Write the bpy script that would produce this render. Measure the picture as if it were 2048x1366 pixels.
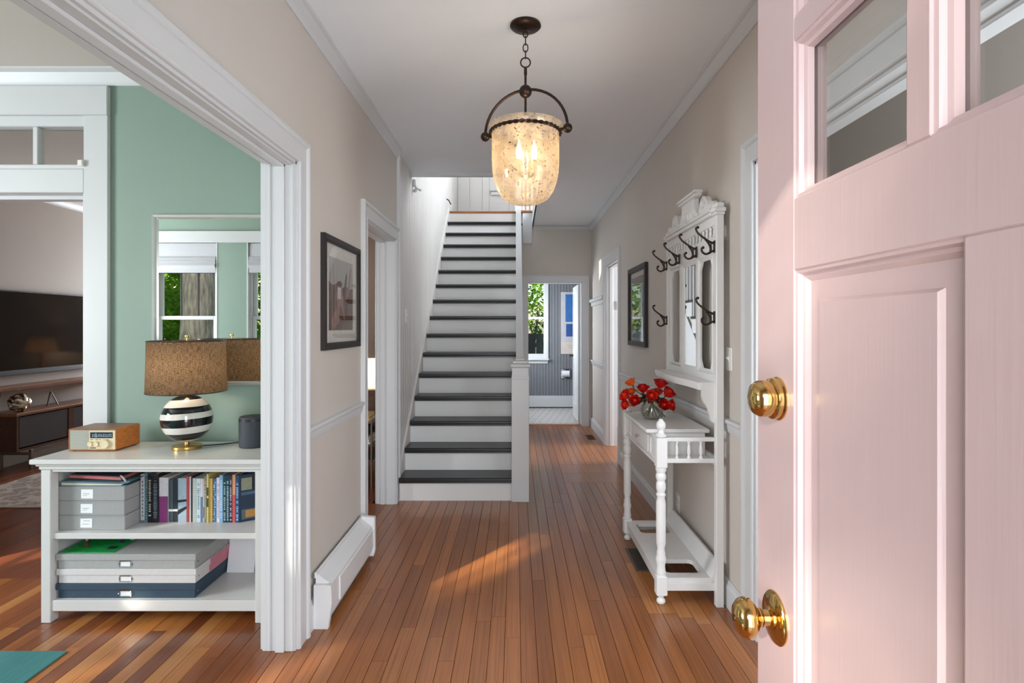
import bpy, bmesh, math, random
from mathutils import Vector, Matrix

random.seed(7)
for _o in list(bpy.data.objects):
    bpy.data.objects.remove(_o)
scene = bpy.context.scene
COL = scene.collection
R = math.radians

# ------------------------------------------------------------------ camera
EYE = 1.42
cam_d = bpy.data.cameras.new('camera')
cam = bpy.data.objects.new('camera', cam_d)
COL.objects.link(cam)
cam.location = (0, 0, EYE)
cam.rotation_euler = (R(90), 0, 0)
cam_d.sensor_width = 36
cam_d.lens = 36 * 1132 / 2048
cam_d.shift_x = -7 / 2048
cam_d.shift_y = -30 / 2048
cam_d.clip_start = 0.05
scene.camera = cam

# ------------------------------------------------------------------ world, sun, exposure
SUN_DIR = Vector((.60, .80, -.415)).normalized()
w = bpy.data.worlds.new('sky')
scene.world = w
w.use_nodes = True
wn = w.node_tree
bg = wn.nodes['Background']
sky = wn.nodes.new('ShaderNodeTexSky')
sky.sky_type = 'NISHITA'
sky.sun_disc = False
sky.sun_elevation = R(22)
sky.sun_rotation = math.atan2(-SUN_DIR.x, -SUN_DIR.y)
wn.links.new(sky.outputs[0], bg.inputs[0])
bg.inputs[1].default_value = 0.15

def aim(o, d):
    o.rotation_euler = Vector(d).to_track_quat('-Z', 'Y').to_euler()

sd = bpy.data.lights.new('sun', 'SUN')
sd.energy = 9.5
sd.angle = R(0.9)
sd.color = (1.0, .93, .82)
sun = bpy.data.objects.new('sun', sd)
COL.objects.link(sun)
sun.location = (-6, -7, 6)
aim(sun, SUN_DIR)

def area(name, loc, d, sx, sy, energy, color=(1, 1, 1)):
    l = bpy.data.lights.new(name, 'AREA')
    l.shape = 'RECTANGLE'
    l.size = sx
    l.size_y = sy
    l.energy = energy
    l.color = color
    o = bpy.data.objects.new(name, l)
    COL.objects.link(o)
    o.location = loc
    aim(o, d)
    return o

DAY = (.905, .975, 1.05)
# daylight at the open front door, then added fill lamps in unseen, made-up windows
area('daylight_front_door', (-.07, -.95, 1.25), (0, 1, .02), 1.4, 2.2, 57, DAY)
area('fill_green_room_side', (-5.25, .85, 1.55), (1, .3, 0), 1.2, 1.5, 100, DAY)
area('fill_right_room', (2.05, .95, 1.55), (-1, .5, 0), 1.2, 1.5, 36, DAY)
area('fill_right_room_far', (3.25, 6.3, 1.55), (-1, 0, 0), 1.4, 1.5, 85, DAY)
area('fill_bathroom_side', (-.33, 9.0, 1.45), (1, 0, 0), .7, .8, 26, DAY)
area('fill_upstairs', (1.25, 7.0, 4.2), (-1, 0, -.1), 1.6, 1.4, 82, DAY)
area('fill_tv_room', (-4.45, 9.05, 1.6), (.1, -1, 0), 1.1, 1.4, 90, DAY)

vs = scene.view_settings
vs.view_transform = 'Standard'
vs.look = 'None'
vs.exposure = 0.58
vs.gamma = 1.0
vs.use_curve_mapping = False

# ------------------------------------------------------------------ colour + materials
def lin(c):
    c = c / 255.0
    return c / 12.92 if c <= .04045 else ((c + .055) / 1.055) ** 2.4

def C(r, g, b):
    return (lin(r), lin(g), lin(b), 1)

MATS = {}

def nodes(name):
    m = bpy.data.materials.new(name)
    m.use_nodes = True
    nt = m.node_tree
    nt.nodes.clear()
    out = nt.nodes.new('ShaderNodeOutputMaterial')
    MATS[name] = m
    return m, nt, out

def N(nt, t, **kw):
    n = nt.nodes.new(t)
    for k, v in kw.items():
        if k.startswith('i_'):
            n.inputs[k[2:].replace('_', ' ')].default_value = v
        else:
            setattr(n, k, v)
    return n

def coords(nt, kind='Object', scale=(1, 1, 1)):
    tc = nt.nodes.new('ShaderNodeTexCoord')
    mp = nt.nodes.new('ShaderNodeMapping')
    mp.inputs['Scale'].default_value = scale
    nt.links.new(tc.outputs[kind], mp.inputs[0])
    return mp.outputs[0]

def ramp(nt, fac, stops, interp='LINEAR'):
    r = nt.nodes.new('ShaderNodeValToRGB')
    r.color_ramp.interpolation = interp
    el = r.color_ramp.elements
    while len(el) > 1:
        el.remove(el[-1])
    el[0].position = stops[0][0]
    el[0].color = stops[0][1]
    for p, c in stops[1:]:
        e = el.new(p)
        e.color = c
    if fac is not None:
        nt.links.new(fac, r.inputs[0])
    return r.outputs[0]

def P(name, col, rough=.5, metal=0.0, var=.05, vscale=6.0, bump=0.0, bscale=60.0,
      stretch=(1, 1, 1), coat=0.0, spec=.5, emit=None, estr=0.0, sheen=0.0):
    """general painted / solid surface: colour with a faint noise variation and fine relief"""
    m, nt, out = nodes(name)
    p = N(nt, 'ShaderNodeBsdfPrincipled')
    p.inputs['Roughness'].default_value = rough
    p.inputs['Metallic'].default_value = metal
    p.inputs['Specular IOR Level'].default_value = spec
    p.inputs['Coat Weight'].default_value = coat
    p.inputs['Coat Roughness'].default_value = .12
    p.inputs['Sheen Weight'].default_value = sheen
    if emit:
        p.inputs['Emission Color'].default_value = emit
        p.inputs['Emission Strength'].default_value = estr
    v = coords(nt, 'Object', stretch)
    nz = N(nt, 'ShaderNodeTexNoise')
    nz.inputs['Scale'].default_value = vscale
    nz.inputs['Detail'].default_value = 4
    nt.links.new(v, nz.inputs['Vector'])
    lo = tuple(max(0, c * (1 - var)) for c in col[:3]) + (1,)
    hi = tuple(min(1, c * (1 + var)) for c in col[:3]) + (1,)
    cr = ramp(nt, nz.outputs['Fac'], [(.3, lo), (.7, hi)])
    nt.links.new(cr, p.inputs['Base Color'])
    if bump:
        n2 = N(nt, 'ShaderNodeTexNoise')
        n2.inputs['Scale'].default_value = bscale
        n2.inputs['Detail'].default_value = 3
        nt.links.new(v, n2.inputs['Vector'])
        b = N(nt, 'ShaderNodeBump')
        b.inputs['Strength'].default_value = bump
        b.inputs['Distance'].default_value = .002
        nt.links.new(n2.outputs['Fac'], b.inputs['Height'])
        nt.links.new(b.outputs[0], p.inputs['Normal'])
    nt.links.new(p.outputs[0], out.inputs[0])
    return m

wall_beige = P('greige_wall_paint', C(208, 200, 192), .62, var=.012, vscale=2, bump=.12, bscale=180)
trim_white = P('white_trim_paint', C(213, 214, 215), .38, var=.012, vscale=3, bump=.03, bscale=160)
ceil_white = P('white_ceiling_paint', C(242, 247, 251), .7, var=.01, vscale=1.5, bump=.1, bscale=120)
wall_green = P('sage_green_wall_paint', C(141, 162, 149), .55, var=.02, vscale=2, bump=.12, bscale=180)
ceil_taupe = P('taupe_ceiling_paint', C(212, 204, 196), .7, var=.012, vscale=1.5)
wall_tv = P('warm_grey_wall_paint', C(178, 168, 160), .65, var=.02, vscale=2)
board_white = P('off_white_board_paint', C(210, 205, 200), .45, var=.02, vscale=5, stretch=(1, 1, .15), bump=.1, bscale=30)
grey_bead = P('slate_grey_board_paint', C(124, 125, 130), .5, var=.03, vscale=8)
white_gloss = P('glossy_white_furniture_paint', C(236, 235, 233), .28, var=.02, vscale=8, bump=.08, bscale=40)
black_paint = P('black_stair_paint', C(38, 36, 38), .36, var=.15, vscale=14, bump=.15, bscale=60, stretch=(.3, 1, 1))
oak_nose = P('varnished_brown_nosing', C(150, 92, 50), .35, var=.2, vscale=9, stretch=(.3, 4, 4))
subfloor = P('dark_subfloor', C(46, 26, 15), .9, var=.1)
iron = P('dark_bronze_iron', C(58, 46, 42), .42, .55, var=.2, vscale=40)
bronze = P('oil_rubbed_bronze', C(64, 50, 42), .36, .8, var=.2, vscale=40)
brass = P('polished_brass', C(214, 176, 110), .12, 1.0, var=.08, vscale=30)
brass_satin = P('satin_brass', C(205, 170, 105), .3, 1.0, var=.08, vscale=30)
chrome = P('bright_chrome', C(215, 216, 218), .12, 1.0, var=.03)
steel = P('brushed_steel', C(190, 190, 188), .32, 1.0, var=.05, stretch=(1, 1, 12))
black_plastic = P('black_plastic', C(34, 36, 40), .4, var=.1)
ivory_plastic = P('white_plate_plastic', C(238, 236, 230), .35, var=.01)
paper = P('cream_paper', C(232, 224, 206), .8, var=.03, vscale=60, stretch=(.2, .2, 8))
paper_white = P('white_card', C(246, 246, 248), .7, var=.01)
ink_grey = P('faint_grey_ink', C(168, 168, 176), .8, var=.05)
walnut = P('dark_walnut', C(74, 44, 33), .38, var=.28, vscale=6, stretch=(6, .6, 10))
walnut_top = P('brown_walnut_top', C(126, 84, 60), .32, var=.22, vscale=6, stretch=(8, .6, 8))
frame_dark = P('espresso_frame_wood', C(36, 29, 27), .5, var=.2, vscale=20, stretch=(4, 4, .5))
mat_board = P('ivory_mat_board', C(226, 220, 210), .85, var=.01)

def mix_glass(name, tint=(1, 1, 1, 1), fac=.07, rough=.0):
    m, nt, out = nodes(name)
    t = N(nt, 'ShaderNodeBsdfTransparent')
    t.inputs[0].default_value = tint
    g = N(nt, 'ShaderNodeBsdfGlossy')
    g.inputs['Roughness'].default_value = rough
    lw = N(nt, 'ShaderNodeLayerWeight')
    lw.inputs['Blend'].default_value = .25
    mr = N(nt, 'ShaderNodeMapRange')
    mr.inputs['To Min'].default_value = fac
    mr.inputs['To Max'].default_value = min(1, fac * 7)
    nt.links.new(lw.outputs['Fresnel'], mr.inputs['Value'])
    mx = N(nt, 'ShaderNodeMixShader')
    nt.links.new(mr.outputs[0], mx.inputs[0])
    nt.links.new(t.outputs[0], mx.inputs[1])
    nt.links.new(g.outputs[0], mx.inputs[2])
    nt.links.new(mx.outputs[0], out.inputs[0])
    return m

glass = mix_glass('clear_window_glass', (.96, .975, .97, 1), .012)
pic_glass = mix_glass('picture_glass', (1, 1, 1, 1), .05)
vase_glass = mix_glass('clear_vase_glass', (.985, .99, .985, 1), .06)

def wood_floor(name):
    m, nt, out = nodes(name)
    p = N(nt, 'ShaderNodeBsdfPrincipled')
    geo = N(nt, 'ShaderNodeNewGeometry')
    oi = N(nt, 'ShaderNodeObjectInfo')
    sep = N(nt, 'ShaderNodeVectorMath', operation='MULTIPLY')
    sep.inputs[1].default_value = (95, 1.3, 20)
    nt.links.new(geo.outputs['Position'], sep.inputs[0])
    sc = N(nt, 'ShaderNodeMath', operation='MULTIPLY')
    sc.inputs[1].default_value = 40
    nt.links.new(oi.outputs['Random'], sc.inputs[0])
    ad = N(nt, 'ShaderNodeVectorMath', operation='ADD')
    nt.links.new(sep.outputs[0], ad.inputs[0])
    nt.links.new(sc.outputs[0], ad.inputs[1])
    n1 = N(nt, 'ShaderNodeTexNoise')
    n1.inputs['Scale'].default_value = 1.0
    n1.inputs['Detail'].default_value = 6
    n1.inputs['Roughness'].default_value = .65
    nt.links.new(ad.outputs[0], n1.inputs['Vector'])
    g1 = ramp(nt, n1.outputs['Fac'], [(.26, (.56, .50, .46, 1)), (.5, (1, 1, 1, 1)), (.75, (1.2, 1.22, 1.24, 1))])
    mv = N(nt, 'ShaderNodeVectorMath', operation='MULTIPLY')
    mv.inputs[1].default_value = (3, .7, 3)
    nt.links.new(geo.outputs['Position'], mv.inputs[0])
    n2 = N(nt, 'ShaderNodeTexNoise')
    n2.inputs['Scale'].default_value = 1.6
    n2.inputs['Detail'].default_value = 3
    nt.links.new(mv.outputs[0], n2.inputs['Vector'])
    g2 = ramp(nt, n2.outputs['Fac'], [(.3, (.84, .80, .78, 1)), (.7, (1.1, 1.1, 1.1, 1))])
    m1 = N(nt, 'ShaderNodeMix', data_type='RGBA', blend_type='MULTIPLY')
    m1.inputs[0].default_value = 1
    nt.links.new(oi.outputs['Color'], m1.inputs[6])
    nt.links.new(g1, m1.inputs[7])
    m2 = N(nt, 'ShaderNodeMix', data_type='RGBA', blend_type='MULTIPLY')
    m2.inputs[0].default_value = 1
    nt.links.new(m1.outputs[2], m2.inputs[6])
    nt.links.new(g2, m2.inputs[7])
    nt.links.new(m2.outputs[2], p.inputs['Base Color'])
    rr = N(nt, 'ShaderNodeMapRange')
    rr.inputs['To Min'].default_value = .22
    rr.inputs['To Max'].default_value = .42
    nt.links.new(n2.outputs['Fac'], rr.inputs['Value'])
    nt.links.new(rr.outputs[0], p.inputs['Roughness'])
    b = N(nt, 'ShaderNodeBump')
    b.inputs['Strength'].default_value = .12
    b.inputs['Distance'].default_value = .001
    nt.links.new(n1.outputs['Fac'], b.inputs['Height'])
    nt.links.new(b.outputs[0], p.inputs['Normal'])
    p.inputs['Coat Weight'].default_value = .25
    p.inputs['Coat Roughness'].default_value = .18
    nt.links.new(p.outputs[0], out.inputs[0])
    return m

floor_wood = wood_floor('varnished_fir_planks')

# ------------------------------------------------------------------ mesh builder
class MB:
    def __init__(s):
        s.v = []
        s.f = []
        s.m = []
        s.M = None
        s.mi = 0

    def add(s, vs_, fs):
        b = len(s.v)
        if s.M is not None:
            s.v += [tuple(s.M @ Vector(p)) for p in vs_]
        else:
            s.v += [tuple(p) for p in vs_]
        s.f += [tuple(i + b for i in f) for f in fs]
        s.m += [s.mi] * len(fs)
        return s

    def box(s, x0, x1, y0, y1, z0, z1, b=0.0):
        if b <= 0:
            return s.add([(x0, y0, z0), (x1, y0, z0), (x1, y1, z0), (x0, y1, z0), (x0, y0, z1), (x1, y0, z1), (x1, y1, z1), (x0, y1, z1)],
                         [(0, 3, 2, 1), (4, 5, 6, 7), (0, 1, 5, 4), (1, 2, 6, 5), (2, 3, 7, 6), (3, 0, 4, 7)])
        b = min(b, (x1 - x0) * .45, (y1 - y0) * .45, (z1 - z0) * .45)
        V = []
        idx = {}
        for i in (0, 1):
            for j in (0, 1):
                for k in (0, 1):
                    c = ((x0, x1)[i], (y0, y1)[j], (z0, z1)[k])
                    sg = (1 - 2 * i, 1 - 2 * j, 1 - 2 * k)
                    for a in range(3):
                        q = [c[t] + (0 if t == a else sg[t] * b) for t in range(3)]
                        idx[(i, j, k, a)] = len(V)
                        V.append(q)
        F = []
        for a in range(3):
            u, w_ = [t for t in range(3) if t != a]
            for e in (0, 1):
                L = []
                for (p, q) in ((0, 0), (1, 0), (1, 1), (0, 1)):
                    t = [0, 0, 0]
                    t[a] = e
                    t[u] = p
                    t[w_] = q
                    L.append(idx[(t[0], t[1], t[2], a)])
                F.append(tuple(L))
            for p in (0, 1):
                for q in (0, 1):
                    t0 = [0, 0, 0]
                    t0[u] = p
                    t0[w_] = q
                    t1 = list(t0)
                    t1[a] = 1
                    F.append((idx[(*t0, u)], idx[(*t1, u)], idx[(*t1, w_)], idx[(*t0, w_)]))
        for i in (0, 1):
            for j in (0, 1):
                for k in (0, 1):
                    F.append((idx[(i, j, k, 0)], idx[(i, j, k, 1)], idx[(i, j, k, 2)]))
        return s.add(V, F)

    def prism(s, poly, axis, a, b):
        n = len(poly)
        def pt(p, t):
            if axis == 'x':
                return (t, p[0], p[1])
            if axis == 'y':
                return (p[0], t, p[1])
            return (p[0], p[1], t)
        V = [pt(p, a) for p in poly] + [pt(p, b) for p in poly]
        F = [tuple(range(n)), tuple(range(2 * n - 1, n - 1, -1))]
        F += [(i, (i + 1) % n, n + (i + 1) % n, n + i) for i in range(n)]
        return s.add(V, F)

    def lathe(s, prof, c=(0, 0, 0), axis='z', n=24, sx=1.0, sy=1.0):
        V = []
        F = []
        for r, h in prof:
            for i in range(n):
                t = 2 * math.pi * i / n
                a_, b_ = r * math.cos(t) * sx, r * math.sin(t) * sy
                if axis == 'z':
                    V.append((c[0] + a_, c[1] + b_, c[2] + h))
                elif axis == 'x':
                    V.append((c[0] + h, c[1] + a_, c[2] + b_))
                else:
                    V.append((c[0] + a_, c[1] + h, c[2] + b_))
        k = len(prof)
        for j in range(k - 1):
            for i in range(n):
                F.append((j * n + i, j * n + (i + 1) % n, (j + 1) * n + (i + 1) % n, (j + 1) * n + i))
        if prof[0][0] > 1e-5:
            F.append(tuple(range(n)))
        if prof[-1][0] > 1e-5:
            F.append(tuple(range((k - 1) * n, k * n)))
        return s.add(V, F)

    def shell(s, prof, c=(0, 0, 0), n=32):
        """open surface of revolution (no caps)"""
        V = []
        F = []
        for r, h in prof:
            for i in range(n):
                t = 2 * math.pi * i / n
                V.append((c[0] + r * math.cos(t), c[1] + r * math.sin(t), c[2] + h))
        for j in range(len(prof) - 1):
            for i in range(n):
                F.append((j * n + i, j * n + (i + 1) % n, (j + 1) * n + (i + 1) % n, (j + 1) * n + i))
        return s.add(V, F)

    def sphere(s, c, r, n=20, k=12, sz=1.0):
        return s.lathe([(max(1e-6, r * math.sin(math.pi * j / k)), -r * sz * math.cos(math.pi * j / k)) for j in range(k + 1)], c, 'z', n)

    def tube(s, pts, r, n=8, closed=False):
        pts = [Vector(p) for p in pts]
        m = len(pts)
        rs = r if isinstance(r, (list, tuple)) else [r] * m
        V = []
        F = []
        up = None
        for i, p in enumerate(pts):
            if closed:
                t = (pts[(i + 1) % m] - pts[i - 1]).normalized()
            else:
                t = (pts[min(i + 1, m - 1)] - pts[max(i - 1, 0)]).normalized()
            if up is None:
                up = t.orthogonal().normalized()
            else:
                up = (up - t * up.dot(t))
                up = up.normalized() if up.length > 1e-6 else t.orthogonal().normalized()
            q = t.cross(up)
            for j in range(n):
                a = 2 * math.pi * j / n
                V.append(p + (up * math.cos(a) + q * math.sin(a)) * rs[i])
        for i in range(m if closed else m - 1):
            i2 = (i + 1) % m
            for j in range(n):
                F.append((i * n + j, i * n + (j + 1) % n, i2 * n + (j + 1) % n, i2 * n + j))
        if not closed:
            F.append(tuple(range(n)))
            F.append(tuple(range((m - 1) * n, m * n)))
        return s.add(V, F)

    def frame(s, a0, a1, b0, b1, prof, fn, closed=True):
        """moulding swept round a rectangle; prof = (u outward, v proud); fn(a,b,v) -> xyz.
        closed=False leaves the bottom out (door casing standing on b0)."""
        n = len(prof)
        V = []
        for u, v in prof:
            V.append(fn(a0 - u, (b0 - u) if closed else b0, v))
        for u, v in prof:
            V.append(fn(a0 - u, b1 + u, v))
        for u, v in prof:
            V.append(fn(a1 + u, b1 + u, v))
        for u, v in prof:
            V.append(fn(a1 + u, (b0 - u) if closed else b0, v))
        F = []
        segs = [(0, 1), (1, 2), (2, 3)] + ([(3, 0)] if closed else [])
        for p, q in segs:
            for j in range(n):
                k = (j + 1) % n
                F.append((p * n + j, p * n + k, q * n + k, q * n + j))
        if not closed:
            F.append(tuple(range(n)))
            F.append(tuple(range(3 * n, 4 * n)))
        return s.add(V, F)

    def build(s, name, mat, parent=None, smooth=False, loc=None, kind=None, label=None, cat=None, group=None, ang=38):
        off = Vector(loc) if loc is not None else (ORG[parent.name] if parent is not None else Vector((0, 0, 0)))
        me = bpy.data.meshes.new(name)
        me.from_pydata([(x - off.x, y - off.y, z - off.z) for x, y, z in s.v], [], s.f)
        bm = bmesh.new()
        bm.from_mesh(me)
        bmesh.ops.recalc_face_normals(bm, faces=bm.faces)
        bm.to_mesh(me)
        bm.free()
        for m_ in (mat if isinstance(mat, (list, tuple)) else [mat]):
            me.materials.append(m_)
        if isinstance(mat, (list, tuple)):
            me.polygons.foreach_set('material_index', s.m)
        if smooth:
            me.polygons.foreach_set('use_smooth', [True] * len(me.polygons))
            me.set_sharp_from_angle(angle=R(ang))
        me.update()
        o = bpy.data.objects.new(name, me)
        COL.objects.link(o)
        if parent is not None:
            o.parent = parent
            ORG[o.name] = ORG[parent.name]
        else:
            o.location = off
            ORG[o.name] = off
        tag(o, label, cat, group, kind)
        return o

ORG = {}

def tag(o, label=None, cat=None, group=None, kind=None):
    if label:
        o['label'] = label
    if cat:
        o['category'] = cat
    if group:
        o['group'] = group
    if kind:
        o['kind'] = kind
    return o

def thing(name, label, cat, loc, group=None, kind=None):
    o = bpy.data.objects.new(name, None)
    o.empty_display_size = .05
    COL.objects.link(o)
    o.location = loc
    ORG[o.name] = Vector(loc)
    return tag(o, label, cat, group, kind)

def bx(*a, b=0.0):
    return MB().box(*a, b=b)

def boxes(L, b=0.0):
    m = MB()
    for a in L:
        m.box(*a, b=b)
    return m

def structure(name, mb, mat, label=None, smooth=False):
    return mb.build(name, mat, kind='structure', label=label, smooth=smooth)

def sm(pts, k=4):
    """Catmull-Rom smoothing of a polyline"""
    P_ = [Vector(p) for p in pts]
    out = []
    for i in range(len(P_) - 1):
        p0 = P_[max(i - 1, 0)]
        p1, p2 = P_[i], P_[i + 1]
        p3 = P_[min(i + 2, len(P_) - 1)]
        for j in range(k):
            t = j / k
            out.append(.5 * ((2 * p1) + (p2 - p0) * t + (2 * p0 - 5 * p1 + 4 * p2 - p3) * t * t + (3 * p1 - p0 - 3 * p2 + p3) * t ** 3))
    out.append(P_[-1])
    return out

# =================================================================== SETTING
XL, XR = -.965, 1.085          # hall wall faces
XLB = -1.106                   # room side of the left hall wall
CEIL = 2.855
YF = -.075                     # inner face of the house front
RISE, GO, Y1 = .192, .235, 4.615   # stair
Z2 = 16 * RISE                 # upper floor

# ---- floors: sub-floor slab with every plank its own piece -----------------
def plank_mesh():
    m = MB().box(0, 1, 0, 1, -.02, 0)
    x = .012
    V = [(0, 0, -.02), (1, 0, -.02), (1, 1, -.02), (0, 1, -.02), (0, 0, -.0012), (1, 0, -.0012), (1, 1, -.0012), (0, 1, -.0012),
         (x, 0, 0), (1 - x, 0, 0), (1 - x, 1, 0), (x, 1, 0)]
    F = [(0, 1, 5, 9, 8, 4), (2, 3, 7, 11, 10, 6), (1, 2, 6, 5), (3, 0, 4, 7), (5, 6, 10, 9), (7, 4, 8, 11), (8, 9, 10, 11)]
    me = bpy.data.meshes.new('plank')
    me.from_pydata(V, [], F)
    me.materials.append(floor_wood)
    return me

PLANK = plank_mesh()
TONES = [(164, 102, 60), (170, 106, 62), (174, 110, 66), (178, 113, 68), (164, 100, 58), (182, 118, 74), (158, 96, 54), (172, 110, 68)]
PW = .0705
prng = random.Random(11)

def plank(parent, x, y0, y1, w_=PW, tone=None, dark=1.0):
    o = bpy.data.objects.new('plank', PLANK)
    COL.objects.link(o)
    o.parent = parent
    o.location = Vector((x + .0008, y0 + .0008, 0)) - ORG[parent.name]
    o.scale = (w_ - .0016, y1 - y0 - .0016, 1)
    t = tone or prng.choice(TONES)
    j = prng.uniform(.80, .95) * dark
    o.color = (lin(t[0]) * j * .95, lin(t[1]) * j * .89, lin(t[2]) * j * .68, 1)
    return o

def lay(parent, x0, x1, y0, y1, cuts=(1.3, 3.2), first=None, tones=None, spread=1.0):
    n = int(math.ceil((x1 - x0) / PW - 1e-6))
    for i in range(n):
        x = x0 + i * PW
        w_ = min(PW, x1 - x)
        if w_ < .012:
            continue
        y = y0
        k = 0
        while y < y1 - 1e-4:
            L = prng.uniform(*cuts)
            if k == 0 and first:
                L = prng.uniform(*first)
            e = y + L
            if y1 - e < .5:
                e = y1
            t = prng.choice(tones) if tones else None
            plank(parent, x, y, min(e, y1), w_, t)
            y = e
            k += 1

fl = structure('floor', bx(-1.106, 1.25, -.35, 8.13, -.16, -.021), subfloor, 'reddish-brown varnished plank floor of the hallway')
# hall: the strip beside the stair, with the old patch of crosswise boards
x = -1.035
i = 0
while x < XR - .02:
    w_ = min(PW, XR - .012 - x)
    if x < .02:
        segs = [(-.3, prng.uniform(2.4, 3.4)), None]
        a = segs[0][1]
        b_ = a + prng.uniform(.8, 1.6)
        L = [(-.3, a), (a, min(b_, 4.7))] + ([(b_, 4.7)] if b_ < 4.6 else [])
        if b_ >= 4.6:
            L[1] = (a, 4.7)
    else:
        a = prng.uniform(2.4, 3.9)
        L = [(-.3, a)]
        if .60 < x < .88:
            a0, a1 = prng.choice([2.7, 2.76, 2.8]), prng.choice([3.0, 3.1, 3.4])
            L = [(-.3, a0), (a0, a1), (a1, 4.5)]
            a = 4.5
        if .40 < x < .98:
            if a < 5.0:
                L.append((a, 5.15))
            L.append((5.80, 6.9 + .3 * (i % 3)))
            a = L[-1][1]
            L.append((a, 8.09))
        else:
            b_ = a + prng.uniform(1.6, 2.4)
            L += [(a, b_), (b_, 8.09)]
    for (p, q) in L:
        if q - p > .05:
            t = (196, 132, 80) if (.60 < x < .88 and p > 2.5 and q < 3.5) else None
            plank(fl, x, p, q, w_, t)
    x += PW
    i += 1
# the patch: two wide crosswise boards
for (p, q) in ((5.15, 5.48), (5.48, 5.80)):
    plank(fl, -1.035 + 21 * PW, p, q, 8 * PW, (176, 110, 66))

fg = structure('floor.001', bx(-5.35, -1.106, -.35, 3.20, -.16, -.021), subfloor, 'varnished plank floor of the sage green room')
GT = [(186, 118, 66), (150, 86, 48), (196, 130, 76), (128, 70, 40), (170, 102, 58), (160, 92, 52), (204, 142, 88), (140, 80, 46)]
lay(fg, -3.25, -1.036, -.2, 3.19, (1.0, 2.2), (2.2, 3.4), GT)
lay(fg, -5.22, -3.25, -.2, 3.19, (3.4, 3.6), None, GT)
ft = structure('floor.002', bx(-5.35, -1.106, 3.20, 9.2, -.16, -.021), subfloor, 'reddish plank floor of the television room')
lay(ft, -5.17, -3.2, 3.19, 6.2, (1.2, 2.4), None, [(120, 62, 36), (136, 72, 42), (108, 56, 34)])
mbp = MB()
for i in range(29):
    mbp.box(-3.2 + i * PW + .0008, -3.2 + (i + 1) * PW - .0008, 3.19, 9.0, -.02, 0)
for i in range(28):
    mbp.box(-5.17 + i * PW + .0008, -5.17 + (i + 1) * PW - .0008, 6.201, 9.0, -.02, 0)
o = mbp.build('planks', floor_wood, ft, kind='stuff')
o.color = (lin(126), lin(68), lin(40), 1)
fr_ = structure('floor.003', bx(1.25, 3.3, -.35, 8.2, -.16, -.021), subfloor, 'plank floor of the room right of the hall')
mbp = MB()
for i in range(29):
    mbp.box(1.075 + i * PW + .0008 + .13, 1.075 + (i + 1) * PW - .0008 + .13, -.07, 8.1, -.02, 0)
o = mbp.build('planks', floor_wood, fr_, kind='stuff')
o.color = (lin(158), lin(94), lin(54), 1)
# right-hand door thresholds
for (p, q) in ((.95, 2.56), (5.93, 6.75)):
    structure('trim_threshold_right', bx(XR - .012, 1.206, p, q, -.03, 0), oak_nose)

structure('trim_threshold_left', bx(-1.18, -1.034, 3.64, 4.53, -.02, .003, b=.002), P('reddish_threshold', C(140, 82, 48), .4, var=.2, vscale=10, stretch=(8, 1, 1)), 'wooden threshold of the doorway beside the stairs')
# bathroom floor: hexagon mosaic with grey dots
fb = structure('floor.004', bx(-.35, 1.35, 8.13, 9.95, -.16, -.006), P('pale_grout', C(176, 172, 168), .9), 'white hexagon mosaic tile floor of the bathroom')
tile_m = P('white_mosaic_tile', C(226, 220, 214), .3, var=.06, vscale=20)
tile_d = P('grey_mosaic_dot', C(120, 108, 104), .3, var=.1, vscale=20)
mt = MB()
S = .034
rows = int(1.75 / (S * .866))
for r_ in range(rows):
    for c_ in range(int(1.45 / S)):
        cx = -.28 + c_ * S + (S / 2 if r_ % 2 else 0)
        cy = 8.17 + r_ * S * .866
        mt.mi = 1 if (r_ % 3 == 0 and (c_ + (r_ // 3)) % 3 == 0) else 0
        q = S * .53
        V = [(cx + q * math.cos(R(60 * k + 30)), cy + q * math.sin(R(60 * k + 30)), -.001) for k in range(6)]
        mt.add(V, [(0, 1, 2, 3, 4, 5)])
mt.build('mosaic_tiles', [tile_m, tile_d], fb, kind='stuff')
structure('trim_bath_threshold', MB().prism([(8.07, .0), (8.09, .014), (8.17, .014), (8.19, 0)], 'x', .17, .95), oak_nose, 'varnished wooden threshold at the bathroom door')

# ---- walls -----------------------------------------------------------------
def wall_x(xa, xb, y0, y1, z0, z1, holes):
    """wall slab running along Y with rectangular holes (y0,y1,z0,z1)"""
    m = MB()
    ys = sorted(holes)
    y = y0
    for (p, q, a, b_) in ys:
        m.box(xa, xb, y, p, z0, z1)
        if a > z0:
            m.box(xa, xb, p, q, z0, a)
        if b_ < z1:
            m.box(xa, xb, p, q, b_, z1)
        y = q
    m.box(xa, xb, y, y1, z0, z1)
    return m

def wall_y(ya, yb, x0, x1, z0, z1, holes):
    m = MB()
    x_ = x0
    for (p, q, a, b_) in sorted(holes):
        m.box(x_, p, ya, yb, z0, z1)
        if a > z0:
            m.box(p, q, ya, yb, z0, a)
        if b_ < z1:
            m.box(p, q, ya, yb, b_, z1)
        x_ = q
    m.box(x_, x1, ya, yb, z0, z1)
    return m

def added_window_x(name, x, y0, y1, z0, z1):
    """added window frame with a cross bar in a wall X=const (out of the photograph's view)"""
    boxes([(x - .04, x + .04, y0, y0 + .04, z0, z1), (x - .04, x + .04, y1 - .04, y1, z0, z1), (x - .04, x + .04, y0 + .04, y1 - .04, z0, z0 + .04), (x - .04, x + .04, y0 + .04, y1 - .04, z1 - .04, z1),
           (x - .015, x + .015, y0 + .04, y1 - .04, (z0 + z1) / 2 - .02, (z0 + z1) / 2 + .02)]).build(name, trim_white, kind='structure')

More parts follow.
